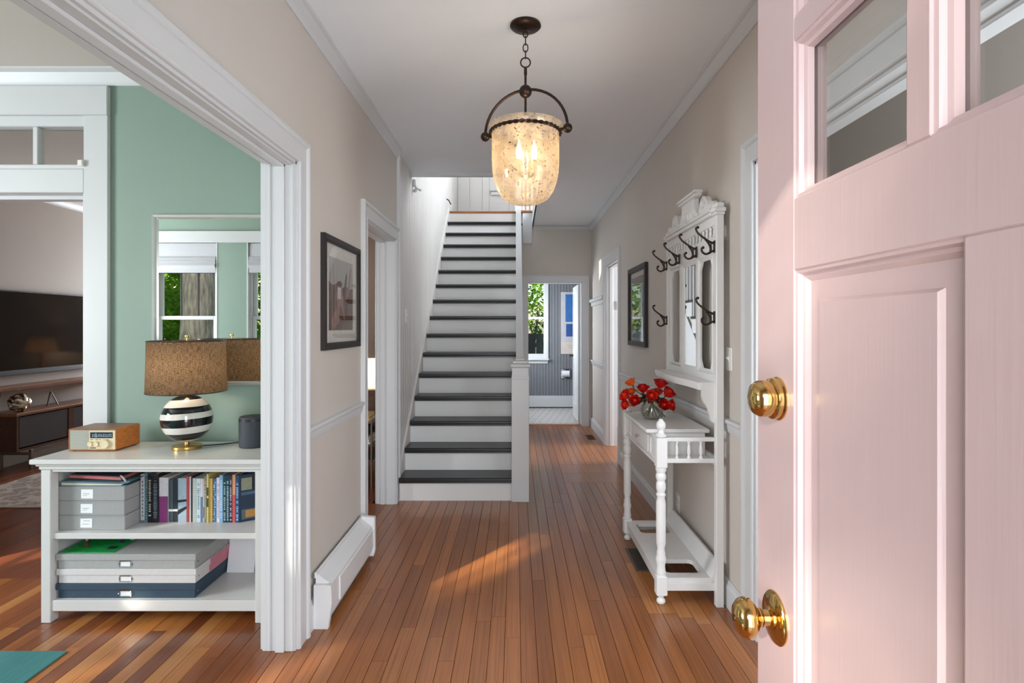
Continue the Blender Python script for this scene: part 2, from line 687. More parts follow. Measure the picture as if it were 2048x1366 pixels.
O1 = (.62, 2.49, -.02, 2.145)       # wide cased opening to the green room
O2 = (3.64, 4.53, -.02, 2.11)       # doorway to the television room
R1 = (.95, 2.56, -.02, 2.165)       # doorway behind the pink door
R2 = (5.93, 6.75, -.02, 2.14)
structure('wall_left', wall_x(-1.035, XL, YF, 4.60, -.02, CEIL, [O1, O2]), wall_beige, 'greige left wall of the hallway')
structure('wall_green_right', wall_x(XLB, -1.0351, YF, 3.19, -.02, CEIL, [O1]), wall_green)
structure('wall_tv_right', wall_x(XLB, -1.0351, 3.19, 9.0, -.02, CEIL, [O2]), wall_tv)
structure('wall_right', wall_x(XR, 1.145, YF, 8.09, -.02, CEIL, [R1, R2]), wall_beige, 'greige right wall of the hallway')
structure('wall_right_room_left', wall_x(1.1451, 1.206, YF, 8.09, -.02, CEIL, [R1, R2]), wall_beige)
structure('wall_back', wall_y(8.08, 8.13, .06, 1.206, -.02, CEIL, [(.171, .949, -.02, 2.05)]), wall_beige, 'greige wall at the end of the hallway')
structure('wall_bath_front', wall_y(8.1301, 8.18, -.30, 1.206, -.02, 2.7, [(.171, .949, -.02, 2.05)]), grey_bead)
FD = (-.545, .425, -.02, 2.15)      # front doorway
W1 = (-4.12, -3.38, .70, 2.37)
W2 = (-3.04, -2.42, .70, 2.37)
structure('wall_front', wall_y(-.165, YF, -5.35, 3.3, -.02, CEIL, [FD, W1, W2]), wall_green)
structure('wall_front_outside', wall_y(-.255, -.1651, -5.4, 3.35, -.2, 5.6, [FD, W1, W2]), trim_white)
structure('wall_front_hall', wall_y(YF + .0005, YF + .012, XL, XR, -.02, CEIL, [FD]), wall_beige)
G1 = (-3.42, -2.41, -.02, 2.167)
G1T = (-3.42, -2.41, 2.327, 2.56)
gw = MB()
gw.box(-5.22, -3.42, 3.18, 3.24, -.02, CEIL)
gw.box(-2.41, XLB, 3.18, 3.24, -.02, CEIL)
gw.box(-3.42, -2.41, 3.18, 3.24, 2.56, CEIL)
structure('wall_green_back', gw, wall_green, 'sage green wall behind the bookcase')
gw = MB()
gw.box(-5.22, -3.42, 3.2401, 3.30, -.02, CEIL)
gw.box(-2.41, XLB, 3.2401, 3.30, -.02, CEIL)
gw.box(-3.42, -2.41, 3.2401, 3.30, 2.56, CEIL)
structure('wall_tv_front', gw, wall_tv)
structure('wall_green_left', wall_x(-5.32, -5.22, YF, 3.30, -.02, CEIL, [(.25, 1.45, .8, 2.3)]), wall_green)
added_window_x('added_window_4', -5.27, .25, 1.45, .8, 2.3)  # unseen window added to carry the green room fill
structure('wall_tv_left', bx(-5.32, -5.17, 3.301, 9.0, -.02, CEIL), wall_tv, 'warm grey wall behind the television')
structure('wall_tv_back', wall_y(9.0, 9.1, -5.32, -1.04, -.02, CEIL, [(-5.0, -3.9, .9, 2.3)]), wall_tv)  # opening added for the television room fill lamp
structure('wall_right_room_right', wall_x(3.2, 3.3, YF, 8.2, -.02, CEIL, [(5.6, 7.0, .8, 2.3)]), wall_beige)
structure('wall_closet_right', wall_x(2.0, 2.1, YF, 4.1, -.02, CEIL, [(.35, 1.55, .8, 2.3)]), wall_beige)
added_window_x('added_window_6', 2.05, .35, 1.55, .8, 2.3)  # made-up window round the near right-hand fill lamp
added_window_x('added_window_7', 3.25, 5.6, 7.0, .8, 2.3)  # made-up window round the far right-hand fill lamp
structure('wall_right_room_back', bx(1.2061, 3.3, 8.0, 8.18, -.02, CEIL), wall_beige)
structure('wall_right_room_divider', bx(1.2061, 3.2, 4.1, 4.2, -.02, CEIL), wall_beige)

# ceilings
structure('ceiling', boxes([(-1.106, 1.206, -.16, 5.31, CEIL, CEIL + .1), (.235, 1.206, 5.3101, 8.09, CEIL, CEIL + .1)]), ceil_white, 'white hallway ceiling')
structure('ceiling.001', bx(-5.35, -1.1061, -.16, 3.24, CEIL, CEIL + .1), ceil_taupe, 'taupe ceiling of the green room')
structure('ceiling.002', bx(-5.35, -1.1061, 3.2401, 9.1, CEIL, CEIL + .1), ceil_taupe, 'ceiling of the television room')
structure('ceiling.003', bx(1.2061, 3.3, -.16, 8.2, CEIL, CEIL + .1), ceil_white)
structure('ceiling.004', bx(-.35, 1.3, 8.1301, 9.95, 2.7, 2.8), ceil_white, 'bathroom ceiling')

# ---- stairwell and upper hall ----------------------------------------------
def boarded_x(xa, xb, y0, y1, z0, z1, bw, gap=.006, dep=.006):
    """wall of vertical boards on a plane X=const, grooved between boards"""
    m = MB()
    m.box(xa, xb - dep, y0, y1, z0, z1)
    y = y0
    while y < y1 - 1e-4:
        e = min(y + bw, y1)
        m.prism([(xb - dep, y + gap * .25), (xb, y + gap), (xb, e - gap), (xb - dep, e - gap * .25)], 'z', z0, z1)
        y = e
    return m

sw = structure('wall_stair_left', bx(-1.034, -.975, 4.601, 9.45, -.02, 5.5), board_white, 'off-white boarded wall beside the staircase')
mb = MB()
y = 4.665
while y < 9.4:
    e = min(y + .083, 9.4)
    mb.prism([(-.975, y + .001), (-.965, y + .006), (-.965, e - .006), (-.975, e - .001)], 'z', 0, 5.4)
    y = e
mb.build('boards', board_white, sw, kind='stuff')
uw = structure('wall_upper_back', bx(-.97, 1.3, 9.41, 9.5, 2.9, 5.5), board_white, 'off-white boarded wall above the stairs')
x = -.965
for bw in (.20, .21, .12, .33, .12, .30, .20, .30, .20):
    mb = MB().prism([(x + .001, 9.41), (x + .007, 9.40), (x + bw - .007, 9.40), (x + bw - .001, 9.41)], 'z', 3.0, 5.4)
    mb.build('board', board_white, uw)
    x += bw
structure('wall_upper_right', wall_x(1.2, 1.3, 4.3, 9.5, 2.96, 5.5, [(6.2, 7.8, 3.5, 4.9)]), board_white)
added_window_x('added_window_8', 1.25, 6.2, 7.8, 3.5, 4.9)  # unseen window added so the upstairs fill has an opening
structure('wall_upper_front', bx(-1.03, 1.3, 4.25, 4.35, 2.96, 5.5), board_white)
structure('ceiling.005', bx(-1.03, 1.3, 4.25, 9.5, 5.5, 5.6), ceil_white)
structure('floor_landing', boxes([(-.965, 1.2, 8.12, 9.41, 2.9, Z2), (.236, 1.2, 5.311, 8.119, 2.956, Z2), (-.965, 1.2, 4.35, 5.31, 2.956, Z2)]), board_white)
# fascia round the stairwell opening
structure('trim_stairwell', boxes([(-.965, .236, 5.27, 5.311, CEIL - .036, Z2), (.2355, .256, 5.311, 8.08, CEIL, Z2),
                                   (.10, .235, 8.06, 8.12, CEIL - .25, Z2 - .03)], b=.003), trim_white, 'white trim round the stairwell opening')
structure('trim_upper_ledge', boxes([(-.42, .25, 9.34, 9.41, 3.66, 3.69), (-.40, .23, 9.37, 9.41, 3.60, 3.66)], b=.004), trim_white, 'small white ledge on the upper wall')

# boarded side of the stair, under the cut string
sd_ = [(Y1 + .14, -.02), (8.079, -.02), (8.079, Z2 - .2)]
structure('wall_stair_side', MB().prism([(Y1 + .14, -.02), (8.079, -.02), (8.079, 15 * RISE - .25), (Y1 + .14, .02)], 'x', .0125, .040), trim_white, 'white boarded side wall under the stairs')

# ---- mouldings -----------------------------------------------------------------
def crown_y(name, xw, sgn, y0, y1, mat=None, label=None, h=.075, d=.05):
    z = CEIL
    prof = [(0, z), (0, z - h), (.008, z - h), (.010, z - h + .012), (.018, z - h * .62), (.032, z - h * .36), (.036, z - h * .25), (.044, z - h * .22), (d, z - .010), (d, z)]
    structure(name, MB().prism([(xw + sgn * u, q) for u, q in prof], 'y', y0, y1), mat or trim_white, label, smooth=True)

def crown_x(name, yw, sgn, x0, x1, mat=None, label=None, h=.075, d=.05):
    z = CEIL
    prof = [(0, z), (0, z - h), (.008, z - h), (.010, z - h + .012), (.018, z - h * .62), (.032, z - h * .36), (.036, z - h * .25), (.044, z - h * .22), (d, z - .010), (d, z)]
    structure(name, MB().prism([(yw + sgn * u, q) for u, q in prof], 'x', x0, x1), mat or trim_white, label, smooth=True)

crown_y('trim_1', XL, 1, YF, 4.60, label='white crown moulding along the left hall wall')
crown_y('trim_2', XR, -1, YF, 8.08, label='white crown moulding along the right hall wall')
crown_x('trim_3', 8.08, -1, .26, XR, label='white crown moulding over the bathroom door', h=.05, d=.03)
crown_x('trim_4', 3.18, -1, -5.22, XLB, label='white crown moulding above the sage green wall', h=.085, d=.06)
crown_y('trim_5', XLB, -1, YF, 3.18)
crown_y('trim_6', -5.17, 1, 3.30, 9.0, label='pale crown moulding in the television room')

def chair_y(name, xw, sgn, y0, y1, z=.918, label=None):
    prof = [(0, -.036), (.006, -.036), (.010, -.026), (.014, -.008), (.016, .008), (.024, .014), (.027, .024), (.024, .033), (0, .036)]
    structure(name, MB().prism([(xw + sgn * u, z + q) for u, q in prof], 'y', y0, y1), trim_white, label, smooth=True)

chair_y('trim_7', XL, 1, 2.595, 3.53, label='white chair rail on the left hall wall')
chair_y('trim_8', XR, -1, 2.675, 5.815, label='white chair rail behind the hall tree')
chair_y('trim_9', XR, -1, 6.865, 8.08, label='white chair rail beside the bathroom door')

def base_y(name, xw, sgn, y0, y1, h=.135, label=None):
    prof = [(0, -.0), (.018, 0), (.018, h - .03), (.012, h - .018), (.010, h - .004), (.006, h), (0, h)]
    structure(name, MB().prism([(xw + sgn * u, q) for u, q in prof], 'y', y0, y1), trim_white, label)

base_y('baseboard_left', XL, 1, 2.595, 3.53, label='white baseboard on the left hall wall')
base_y('baseboard_right', XR, -1, 2.675, 5.815, label='white baseboard along the right hall wall')
base_y('baseboard_right_far', XR, -1, 6.865, 8.08, label='short white baseboard near the bathroom door')
structure('baseboard_green', boxes([(-5.22, -3.55, 3.163, 3.18, 0, .16), (-2.273, XLB, 3.163, 3.18, 0, .16)]), trim_white)
structure('baseboard_tv', bx(-5.17, -5.15, 3.3, 9.0, 0, .15), trim_white)

CAS = [(0, 0), (0, .013), (.004, .017), (.010, .019), (.014, .016), (.080, .016), (.084, .022), (.092, .027), (.104, .027), (.108, .023), (.108, 0)]

def casing_x(name, xw, sgn, y0, y1, zt, label=None, prof=CAS, parent=None):
    m = MB().frame(y0, y1, 0, zt, prof, lambda a, b_, v: (xw + sgn * v, a, b_), closed=False)
    return structure(name, m, trim_white, label)

def casing_y(name, yw, sgn, x0, x1, zt, label=None, prof=CAS):
    m = MB().frame(x0, x1, 0, zt, prof, lambda a, b_, v: (a, yw + sgn * v, b_), closed=False)
    return structure(name, m, trim_white, label)

casing_x('trim_10', XL, 1, O1[0], O1[1], O1[3], 'white moulded casing of the wide opening to the green room')
casing_x('trim_11', XL, 1, O2[0], O2[1] - .005, O2[3], 'white casing of the doorway beside the stairs')
casing_x('trim_12', XR, -1, R1[0], R1[1], R1[3], 'white casing of the doorway behind the pink door')
casing_x('trim_13', XR, -1, R2[0], R2[1], R2[3], 'white casing of the doorway at the far right')
casing_y('trim_14', 8.08, -1, .171, .949, 2.05, 'white casing of the bathroom door', [(0, 0), (0, .016), (.085, .018), (.096, .024), (.1, .024), (.1, 0)])
casing_x('trim_15', XLB, -1, O1[0], O1[1], O1[3])
casing_x('trim_16', XLB, -1, O2[0], O2[1], O2[3])
casing_x('trim_17', 1.206, 1, R1[0], R1[1], R1[3])

# jamb linings
def jamb_x(name, x0, x1, y0, y1, zt, stop=None, t=.012, label=None):
    m = MB()
    m.box(x0, x1, y1 - t, y1, 0, zt)
    m.box(x0, x1, y0, y0 + t, 0, zt)
    m.box(x0, x1, y0, y1, zt - t, zt)
    for s_ in (stop or []):
        m.box(s_[0], s_[1], y1 - t - s_[2], y1 - t, 0, zt - t, b=.003)
        m.box(s_[0], s_[1], y0 + t, y0 + t + s_[2], 0, zt - t, b=.003)
        m.box(s_[0], s_[1], y0, y1, zt - t - s_[2], zt - t, b=.003)
    structure(name, m, trim_white, label)

jamb_x('trim_18', XLB - .002, XL + .002, O1[0], O1[1], O1[3], [(-1.047, -1.008, .018), (-1.008, -.972, .008), (-1.088, -1.072, .004)], label='white jamb of the wide opening')
jamb_x('trim_19', XLB - .002, XL + .002, O2[0], O2[1], O2[3], [(-1.08, -1.04, .012)], label='white jamb of the doorway beside the stairs')
jamb_x('trim_20', XR - .002, 1.208, R1[0], R1[1], R1[3], [(1.13, 1.17, .012)])
jamb_x('trim_21', XR - .002, 1.208, R2[0], R2[1], R2[3], [(1.12, 1.16, .012)], label='white jamb of the far right doorway')
structure('trim_22', boxes([(.171, .183, 8.078, 8.182, 0, 2.05), (.937, .949, 8.078, 8.182, 0, 2.05), (.171, .949, 8.078, 8.182, 2.038, 2.05)]), trim_white)
structure('trim_23', boxes([(-.557, -.545, -.257, YF + .002, -.02, 2.162), (.425, .437, -.257, YF + .002, -.02, 2.162), (-.545, .425, -.257, YF + .002, 2.15, 2.162)]), trim_white)
casing_y('trim_24', YF + .012, 1, -.545, .425, 2.15)
# corner strip where boarded stair wall meets the hall wall
structure('trim_25', bx(XL - .004, XL + .024, 4.600, 4.665, 0, CEIL, b=.003), trim_white, 'white vertical corner strip beside the stairs')
# peg ledge between far right door and bathroom wall
structure('trim_26', boxes([(1.045, XR, 6.87, 8.06, 1.755, 1.80), (1.065, XR, 6.87, 8.06, 1.70, 1.755)], b=.006), trim_white, 'white ledge rail high on the wall by the bathroom door')

# ---- green room door with transom ------------------------------------------------
tr = structure('trim_27', boxes([(-2.41, -2.273, 3.155, 3.18, 0, 2.60), (-3.55, -2.273, 3.150, 3.18, 2.60, 2.763),
                                 (-3.55, -3.42, 3.155, 3.18, 0, 2.60), (-3.42, -2.41, 3.158, 3.24, 2.167, 2.30)], b=.004), trim_white, 'white casing and transom of the doorway to the television room')
w5 = thing('window_5', 'white two-light transom above the television room doorway', None, (-2.9, 3.2, 2.3), kind='structure')
boxes([(-3.42, -2.41, 3.165, 3.225, 2.30, 2.327), (-3.42, -2.41, 3.165, 3.225, 2.54, 2.60), (-2.706, -2.676, 3.17, 3.22, 2.327, 2.54), (-3.05, -3.02, 3.17, 3.22, 2.327, 2.54)], b=.004).build('sash', trim_white, w5)
for (a, b_) in ((-3.42, -3.05), (-3.02, -2.706), (-2.676, -2.41)):
    bx(a, b_, 3.19, 3.195, 2.327, 2.54).build('pane', glass, w5)
bx(-2.43, -2.40, 3.135, 3.15, 2.31, 2.345, b=.004).build('latch', ivory_plastic, w5, label='small white transom latch')
structure('trim_28', boxes([(-2.43, -2.41, 3.18, 3.30, 0, 2.167), (-3.42, -3.40, 3.18, 3.30, 0, 2.167), (-3.42, -2.41, 3.24, 3.30, 2.147, 2.327)]), trim_white)

# ---- windows -----------------------------------------------------------------------
def sash_window(name, x0, x1, y, z0, z1, sgn, label, grid=True, meet=None):
    """double-hung window in a wall Y=const; sgn = direction of the room"""
    t = thing(name, label, None, ((x0 + x1) / 2, y, z0), kind='structure')
    zm = meet or (z0 + z1) / 2
    d = .035
    bxs = [(x0, x0 + .03, y - .05, y + .05, z0, z1), (x1 - .03, x1, y - .05, y + .05, z0, z1), (x0 + .03, x1 - .03, y - .05, y + .05, z1 - .03, z1), (x0 + .03, x1 - .03, y - .05, y + .05, z0, z0 + .02)]
    boxes(bxs, b=.003).build('frame', trim_white, t)
    for i_, (a, b_, off) in enumerate(((z0 + .02, zm + .02, .018 * sgn), (zm - .02, z1 - .03, -.018 * sgn))):
        yy = y + off
        q = .042
        m = boxes([(x0 + .03, x0 + .03 + q, yy - .015, yy + .015, a, b_), (x1 - .03 - q, x1 - .03, yy - .015, yy + .015, a, b_),
                   (x0 + .03 + q, x1 - .03 - q, yy - .015, yy + .015, a, a + q + (.02 if i_ == 0 else 0)), (x0 + .03 + q, x1 - .03 - q, yy - .015, yy + .015, b_ - q, b_)], b=.004)
        s_ = m.build('sash', trim_white, t)
        bx(x0 + .06, x1 - .06, yy - .003, yy + .003, a + .03, b_ - .03).build('pane', glass, s_)
        if grid and i_ == 1:
            gm = MB()
            w_ = x1 - x0 - .144
            for k in (1, 2):
                xx = x0 + .072 + w_ * k / 3
                gm.box(xx - .007, xx + .007, yy - .009, yy + .009, a + .03, b_ - .03)
            zz = b_ - .30
            gm.box(x0 + .06, x1 - .06, yy - .009, yy + .009, zz - .007, zz + .007)
            gm.build('muntins', frame_dark, s_, label='dark thin glazing bars')
    return t

sash_window('window_1', W1[0], W1[1], -.16, W1[2], W1[3], 1, 'white sash window with tree trunk outside, seen in the mirror', meet=1.52)
sash_window('window_2', W2[0], W2[1], -.16, W2[2], W2[3], 1, 'white sash window nearer the hall, seen at the mirror edge', meet=1.52)
structure('trim_29', boxes([(-4.24, -2.30, YF, YF + .022, 2.37, 2.50), (-4.24, -4.12, YF, YF + .02, .66, 2.37), (-2.42, -2.30, YF, YF + .02, .66, 2.37),
                            (-3.392, -3.376, -.20, YF + .004, .66, 2.37), (-3.044, -3.028, -.20, YF + .004, .66, 2.37), (-4.27, -2.27, YF, YF + .06, .63, .66), (-4.22, -2.32, YF, YF + .02, .54, .63)], b=.003), trim_white, 'white casing round the pair of front windows')

shade_m = P('white_linen_shade', C(196, 196, 200), .9, var=.04, vscale=50, stretch=(1, 1, 6))
def roman_shade(x0, x1, label):
    z1 = 2.365
    prof = [(0, z1), (.02, z1), (.022, 2.28), (.022, 2.22), (.045, 2.19), (.03, 2.185), (.05, 2.15), (.035, 2.145), (.055, 2.11), (.03, 2.07), (.03, 2.03), (.02, 2.03), (.015, 2.07), (0, 2.1)]
    m = MB().prism([(YF - .03 + u, z) for u, z in prof], 'x', x0 + .02, x1 - .02)
    m.build('roman_shade', shade_m, loc=((x0 + x1) / 2, YF, 2.03), label=label, cat='shade', group='roman shades at the front windows')

roman_shade(W1[0], W1[1], 'white folded roman shade over the tree-trunk window in the mirror')
roman_shade(W2[0], W2[1], 'white folded roman shade cut by the mirror\'s right edge')

# ---- bathroom ---------------------------------------------------------------------
BW = (-.12, .565, .86, 2.30)
structure('wall_bath_back', wall_y(9.87, 9.97, -.35, 1.3, -.02, 2.7, [BW]), grey_bead, 'slate grey boarded bathroom wall')
wb = bpy.data.objects['wall_bath_back']
mb = MB()
x = -.30
while x < 1.2:
    for (z0, z1) in (((.16, BW[2]), (BW[3], 2.7)) if (x > BW[0] - .05 and x < BW[1]) else ((.16, 2.7),)):
        mb.prism([(x + .001, 9.87), (x + .006, 9.862), (x + .046, 9.862), (x + .051, 9.87)], 'z', z0, z1)
    x += .052
mb.build('boards', grey_bead, wb, kind='stuff')
structure('wall_bath_left', wall_x(-.38, -.30, 8.13, 9.97, -.02, 2.7, [(8.6, 9.4, 1.0, 2.2)]), grey_bead)
added_window_x('added_window_9', -.34, 8.6, 9.4, 1.0, 2.2)  # added side window, there only for the bathroom fill lamp
structure('wall_bath_right', bx(1.20, 1.30, 8.181, 9.97, -.02, 2.7), grey_bead)
structure('baseboard_bath', boxes([(-.30, 1.2, 9.845, 9.87, .02, .20), (-.30, 1.2, 9.85, 9.87, .20, .215)], b=.003), trim_white, 'white baseboard of the bathroom')
sash_window('window_3', BW[0], BW[1], 9.92, BW[2], BW[3], -1, 'white sash window in the bathroom with fence outside', grid=False, meet=1.57)
structure('trim_30', boxes([(BW[0] - .02, BW[1] + .02, 9.80, 9.87, .835, .862), (BW[0], BW[1], 9.845, 9.87, .775, .835),
                            (BW[1] - .03, BW[1] + .01, 9.84, 9.87, .862, 2.34), (BW[0] - .01, BW[0] + .03, 9.84, 9.87, .862, 2.34), (BW[0] - .01, BW[1] + .01, 9.84, 9.87, 2.29, 2.34)], b=.004), trim_white, 'white casing and sill of the bathroom window')

# =================================================================== STAIRCASE
st = thing('staircase', 'steep white staircase with black painted treads', 'staircase', (-.47, Y1, 0))
SX0, SX1 = -.945, .012
riser_white = P('white_riser_paint', C(232, 231, 229), .4, var=.015, vscale=6, stretch=(.4, 1, 1))
for k in range(1, 17):
    yr = Y1 + (k - 1) * GO
    z = k * RISE
    bx(SX0, SX1, yr, yr + .02, z - RISE, z - .03).build('riser', riser_white, st)
    if k < 16:
        n0 = yr - .03
        prof = [(n0 + .006, z), (n0, z - .006), (n0, z - .022), (n0 + .004, z - .027), (n0 + .012, z - .03), (n0 + .012, z - .046), (n0 + .03, z - .046), (n0 + .03, z - .03), (yr + GO + .02, z - .03), (yr + GO + .02, z)]
        MB().prism(prof, 'x', SX0, SX1).build('tread', black_paint, st)
    else:
        n0 = yr - .03
        bx(SX0, SX1, n0, yr + .06, z - .028, z + .002, b=.006).build('landing_nosing', oak_nose, st, label='brown varnished nosing at the top of the stairs')
# skirt board against the boarded wall
y0, y1_ = Y1 - .0, Y1 + 15 * GO
sk = [(4.665, 0), (4.665, .255), (Y1 - .03, RISE + .05), (y1_ - .03, Z2 + .05), (y1_ + .35, Z2 + .05), (y1_ + .35, Z2), (y1_, Z2 - .3), (Y1 + .5, 0)]
sk[2:3] = [(4.70, .29)]
MB().prism(sk, 'x', -.9649, -.945).build('skirt_board', board_white, st)
bx(-.9649, -.945, 4.60, 4.664, 0, .17).build('skirt_plinth', trim_white, st)
# cut string and balustrade on the open right side
for k in range(1, 16):
    yr = Y1 + (k - 1) * GO
    z = k * RISE
    MB().prism([(yr, z - RISE), (yr + GO, z - RISE), (yr + GO, z - .03), (yr, z - .03)], 'x', .0125, .036).build('string_board', trim_white, st)
    bx(.0121, .050, yr - .03, yr + GO + .018, z - .03, z, b=.004).build('tread_end', black_paint, st)
    for f_ in (.02, .137):
        yy = yr + f_
        if k == 1 and f_ < .1:
            continue
        zr = 1.02 + (yy - 4.65) * RISE / GO
        bx(.018, .046, yy, yy + .028, z, zr + .02).build('baluster', trim_white, st)
y0, y1_ = 4.70, 8.14
z0 = 1.02 + (y0 - 4.65) * RISE / GO
z1 = 1.02 + (y1_ - 4.65) * RISE / GO
MB().prism([(y0, z0), (y1_, z1), (y1_, z1 + .055), (y0, z0 + .055)], 'x', .004, .066).build('handrail', trim_white, st)
bx(-.01, .085, 8.13, 8.225, Z2, Z2 + 1.05, b=.004).build('upper_newel', trim_white, st)
for k in range(3):
    bx(.10 + k * .06, .13 + k * .06, 8.16, 8.19, Z2, Z2 + .85).build('baluster', trim_white, st)
bx(.085, 1.19, 8.150, 8.20, Z2 + .85, Z2 + .90, b=.004).build('landing_rail', trim_white, st)
for k in range(3, 18):
    bx(.10 + k * .06, .13 + k * .06, 8.16, 8.19, Z2, Z2 + .85).build('baluster', trim_white, st)
bx(.013, .235, 8.04, 8.14, Z2 - .028, Z2 + .002, b=.006).build('landing_nosing', oak_nose, st)
# newel
nw = bx(-.032, .109, 4.575, 4.716, 0, 1.02, b=.003).build('newel_post', trim_white, st)
bx(-.034, .111, 4.573, 4.718, .985, 1.0, b=.004).build('collar', trim_white, nw)
bx(-.029, .106, 4.578, 4.713, 1.0, 1.10, b=.003).build('neck', trim_white, nw)
bx(-.047, .124, 4.56, 4.731, 1.085, 1.118, b=.012).build('cap', trim_white, nw)
bx(-.024, .101, 4.583, 4.708, 1.118, 1.14, b=.006).build('cap_step', trim_white, nw)
bx(-.002, .079, 4.605, 4.686, 1.14, 1.156, b=.006).build('cap_top', trim_white, nw)

# door-stop like bracket at the top of the boarded wall
br = thing('wall_bracket', 'small white bracket under the stairwell trim on the boarded wall', 'bracket', (-.95, 5.35, 2.6))
bx(-.965, -.935, 5.30, 5.36, 2.74, 2.80, b=.006).build('plate', trim_white, br)
MB().tube([(-.95, 5.33, 2.75), (-.93, 5.33, 2.72), (-.89, 5.33, 2.70)], .010).build('arm', trim_white, br, smooth=True)
MB().sphere((-.945, 5.33, 2.70), .018).build('knob', trim_white, br, smooth=True)
# rail end hook on boarded wall near the top step
MB().tube([(-.962, 7.9, 3.20), (-.93, 7.9, 3.18), (-.90, 7.88, 3.12)], .008).build('handrail_hook', iron, loc=(-.96, 7.9, 3.15), label='small dark metal hook near the top of the stair wall', cat='hook', smooth=True)
# light switch on boarded wall
def plate(name, label, cat, x, yc, zc, sgn, w_=.072, h=.118, kind='switch', off=0):
    t = thing(name, label, cat, (x, yc, zc - h / 2))
    xo = x + sgn * .006
    bx(min(x, xo), max(x, xo), yc - w_ / 2, yc + w_ / 2, zc - h / 2, zc + h / 2, b=.002).build('plate', ivory_plastic, t)
    if kind == 'switch':
        bx(min(xo, xo + sgn * .003), max(xo, xo + sgn * .003), yc - .007, yc + .007, zc - .016, zc + .016, b=.001).build('toggle_frame', ivory_plastic, t)
        MB().prism([(xo, zc - .008), (xo, zc + .008), (xo + sgn * .014, zc + .012), (xo + sgn * .014, zc + .004)], 'y', yc - .004, yc + .004).build('toggle', ivory_plastic, t)
    else:
        for dz in (-.026, .026):
            s_ = MB().lathe([(.017, 0), (.017, .003), (.015, .004)], (xo, yc, zc + dz), 'x', 16)
            if sgn < 0:
                s_ = MB().lathe([(.017, 0), (.017, -.003), (.015, -.004)], (xo, yc, zc + dz), 'x', 16)
            so = s_.build('socket', ivory_plastic, t)
            boxes([(xo + sgn * .004 - .0006, xo + sgn * .004 + .0006, yc - .008, yc - .005, zc + dz - .004, zc + dz + .006),
                   (xo + sgn * .004 - .0006, xo + sgn * .004 + .0006, yc + .005, yc + .008, zc + dz - .004, zc + dz + .006)]).build('slots', black_plastic, so)
    for dz in (-.045, .045):
        MB().lathe([(.003, 0), (.002, sgn * .001)], (xo, yc, zc + dz), 'x', 8).build('screw', steel, t)
    return t
plate('light_switch', 'white toggle light switch on the right wall by the hall tree', 'switch', XR, 2.862, 1.255, -1)
plate('light_switch', 'white light switch on the boarded stair wall', 'switch', -.965, 4.98, 1.515, 1, .075, .12)
plate('wall_outlet', 'white double outlet low on the wall inside the hall tree', 'outlet', XR, 3.77, .245, -1, .075, .12, 'outlet')

# =================================================================== PINK FRONT DOOR (door_1)
pink = P('pink_door_paint', C(190, 164, 162), .30, var=.012, vscale=12, bump=.10, bscale=26, stretch=(8, 8, .3), coat=.15)
DX, DT = .3754, .045
YD0 = .878                     # free edge
def dY(s_):
    return YD0 - s_
d1 = thing('door_1', 'glossy pink panelled front door standing open, glazed in its upper part', None, (DX + DT / 2, -.07, 0.0), kind='structure')
dw = .951
def drail(name, s0, s1, z0, z1):
    return bx(DX, DX + DT, dY(s1), dY(s0), z0, z1, b=.0015).build(name, pink, d1)
ST = .115
drail('stile', 0, ST, .008, 2.137)
drail('stile', dw - ST, dw, .008, 2.137)
drail('top_rail', ST, dw - ST, 2.047, 2.137)
drail('lock_rail', ST, dw - ST, 1.4955, 1.5926)
drail('bottom_rail', ST, dw - ST, .008, .25)
ms0, ms1 = ST + .289, dw - ST - .289
drail('mullion', ms0, ms1, .25, 1.4955)
# glazed part: 3 columns x 2 rows
pw = .219
bars = [(ST + pw, ST + pw + .032), (ST + 2 * pw + .032, ST + 2 * pw + .064)]
for a, b_ in bars:
    drail('glazing_bar', a, b_, 1.5926, 2.047)
cs = [(ST, ST + pw), (bars[0][1], bars[1][0]), (bars[1][1], dw - ST)]
rs = [(1.5926, 1.804), (1.836, 2.047)]
for a, b_ in cs:
    drail('glazing_bar', a, b_, 1.804, 1.836)
stick = [(.0012, .0025), (-.005, .004), (-.007, .010), (-.012, .012), (-.014, .0203), (.0012, .0203)]
for a, b_ in cs:
    for z0, z1 in rs:
        m = MB().frame(dY(b_), dY(a), z0, z1, stick, lambda p, q, v: (DX + v, p, q))
        m.frame(dY(b_), dY(a), z0, z1, stick, lambda p, q, v: (DX + DT - v, p, q))
        m.build('glazing_moulding', pink, d1)
        bx(DX + .0205, DX + .0245, dY(b_) + .001, dY(a) - .001, z0 + .001, z1 - .001).build('glass_pane', glass, d1)
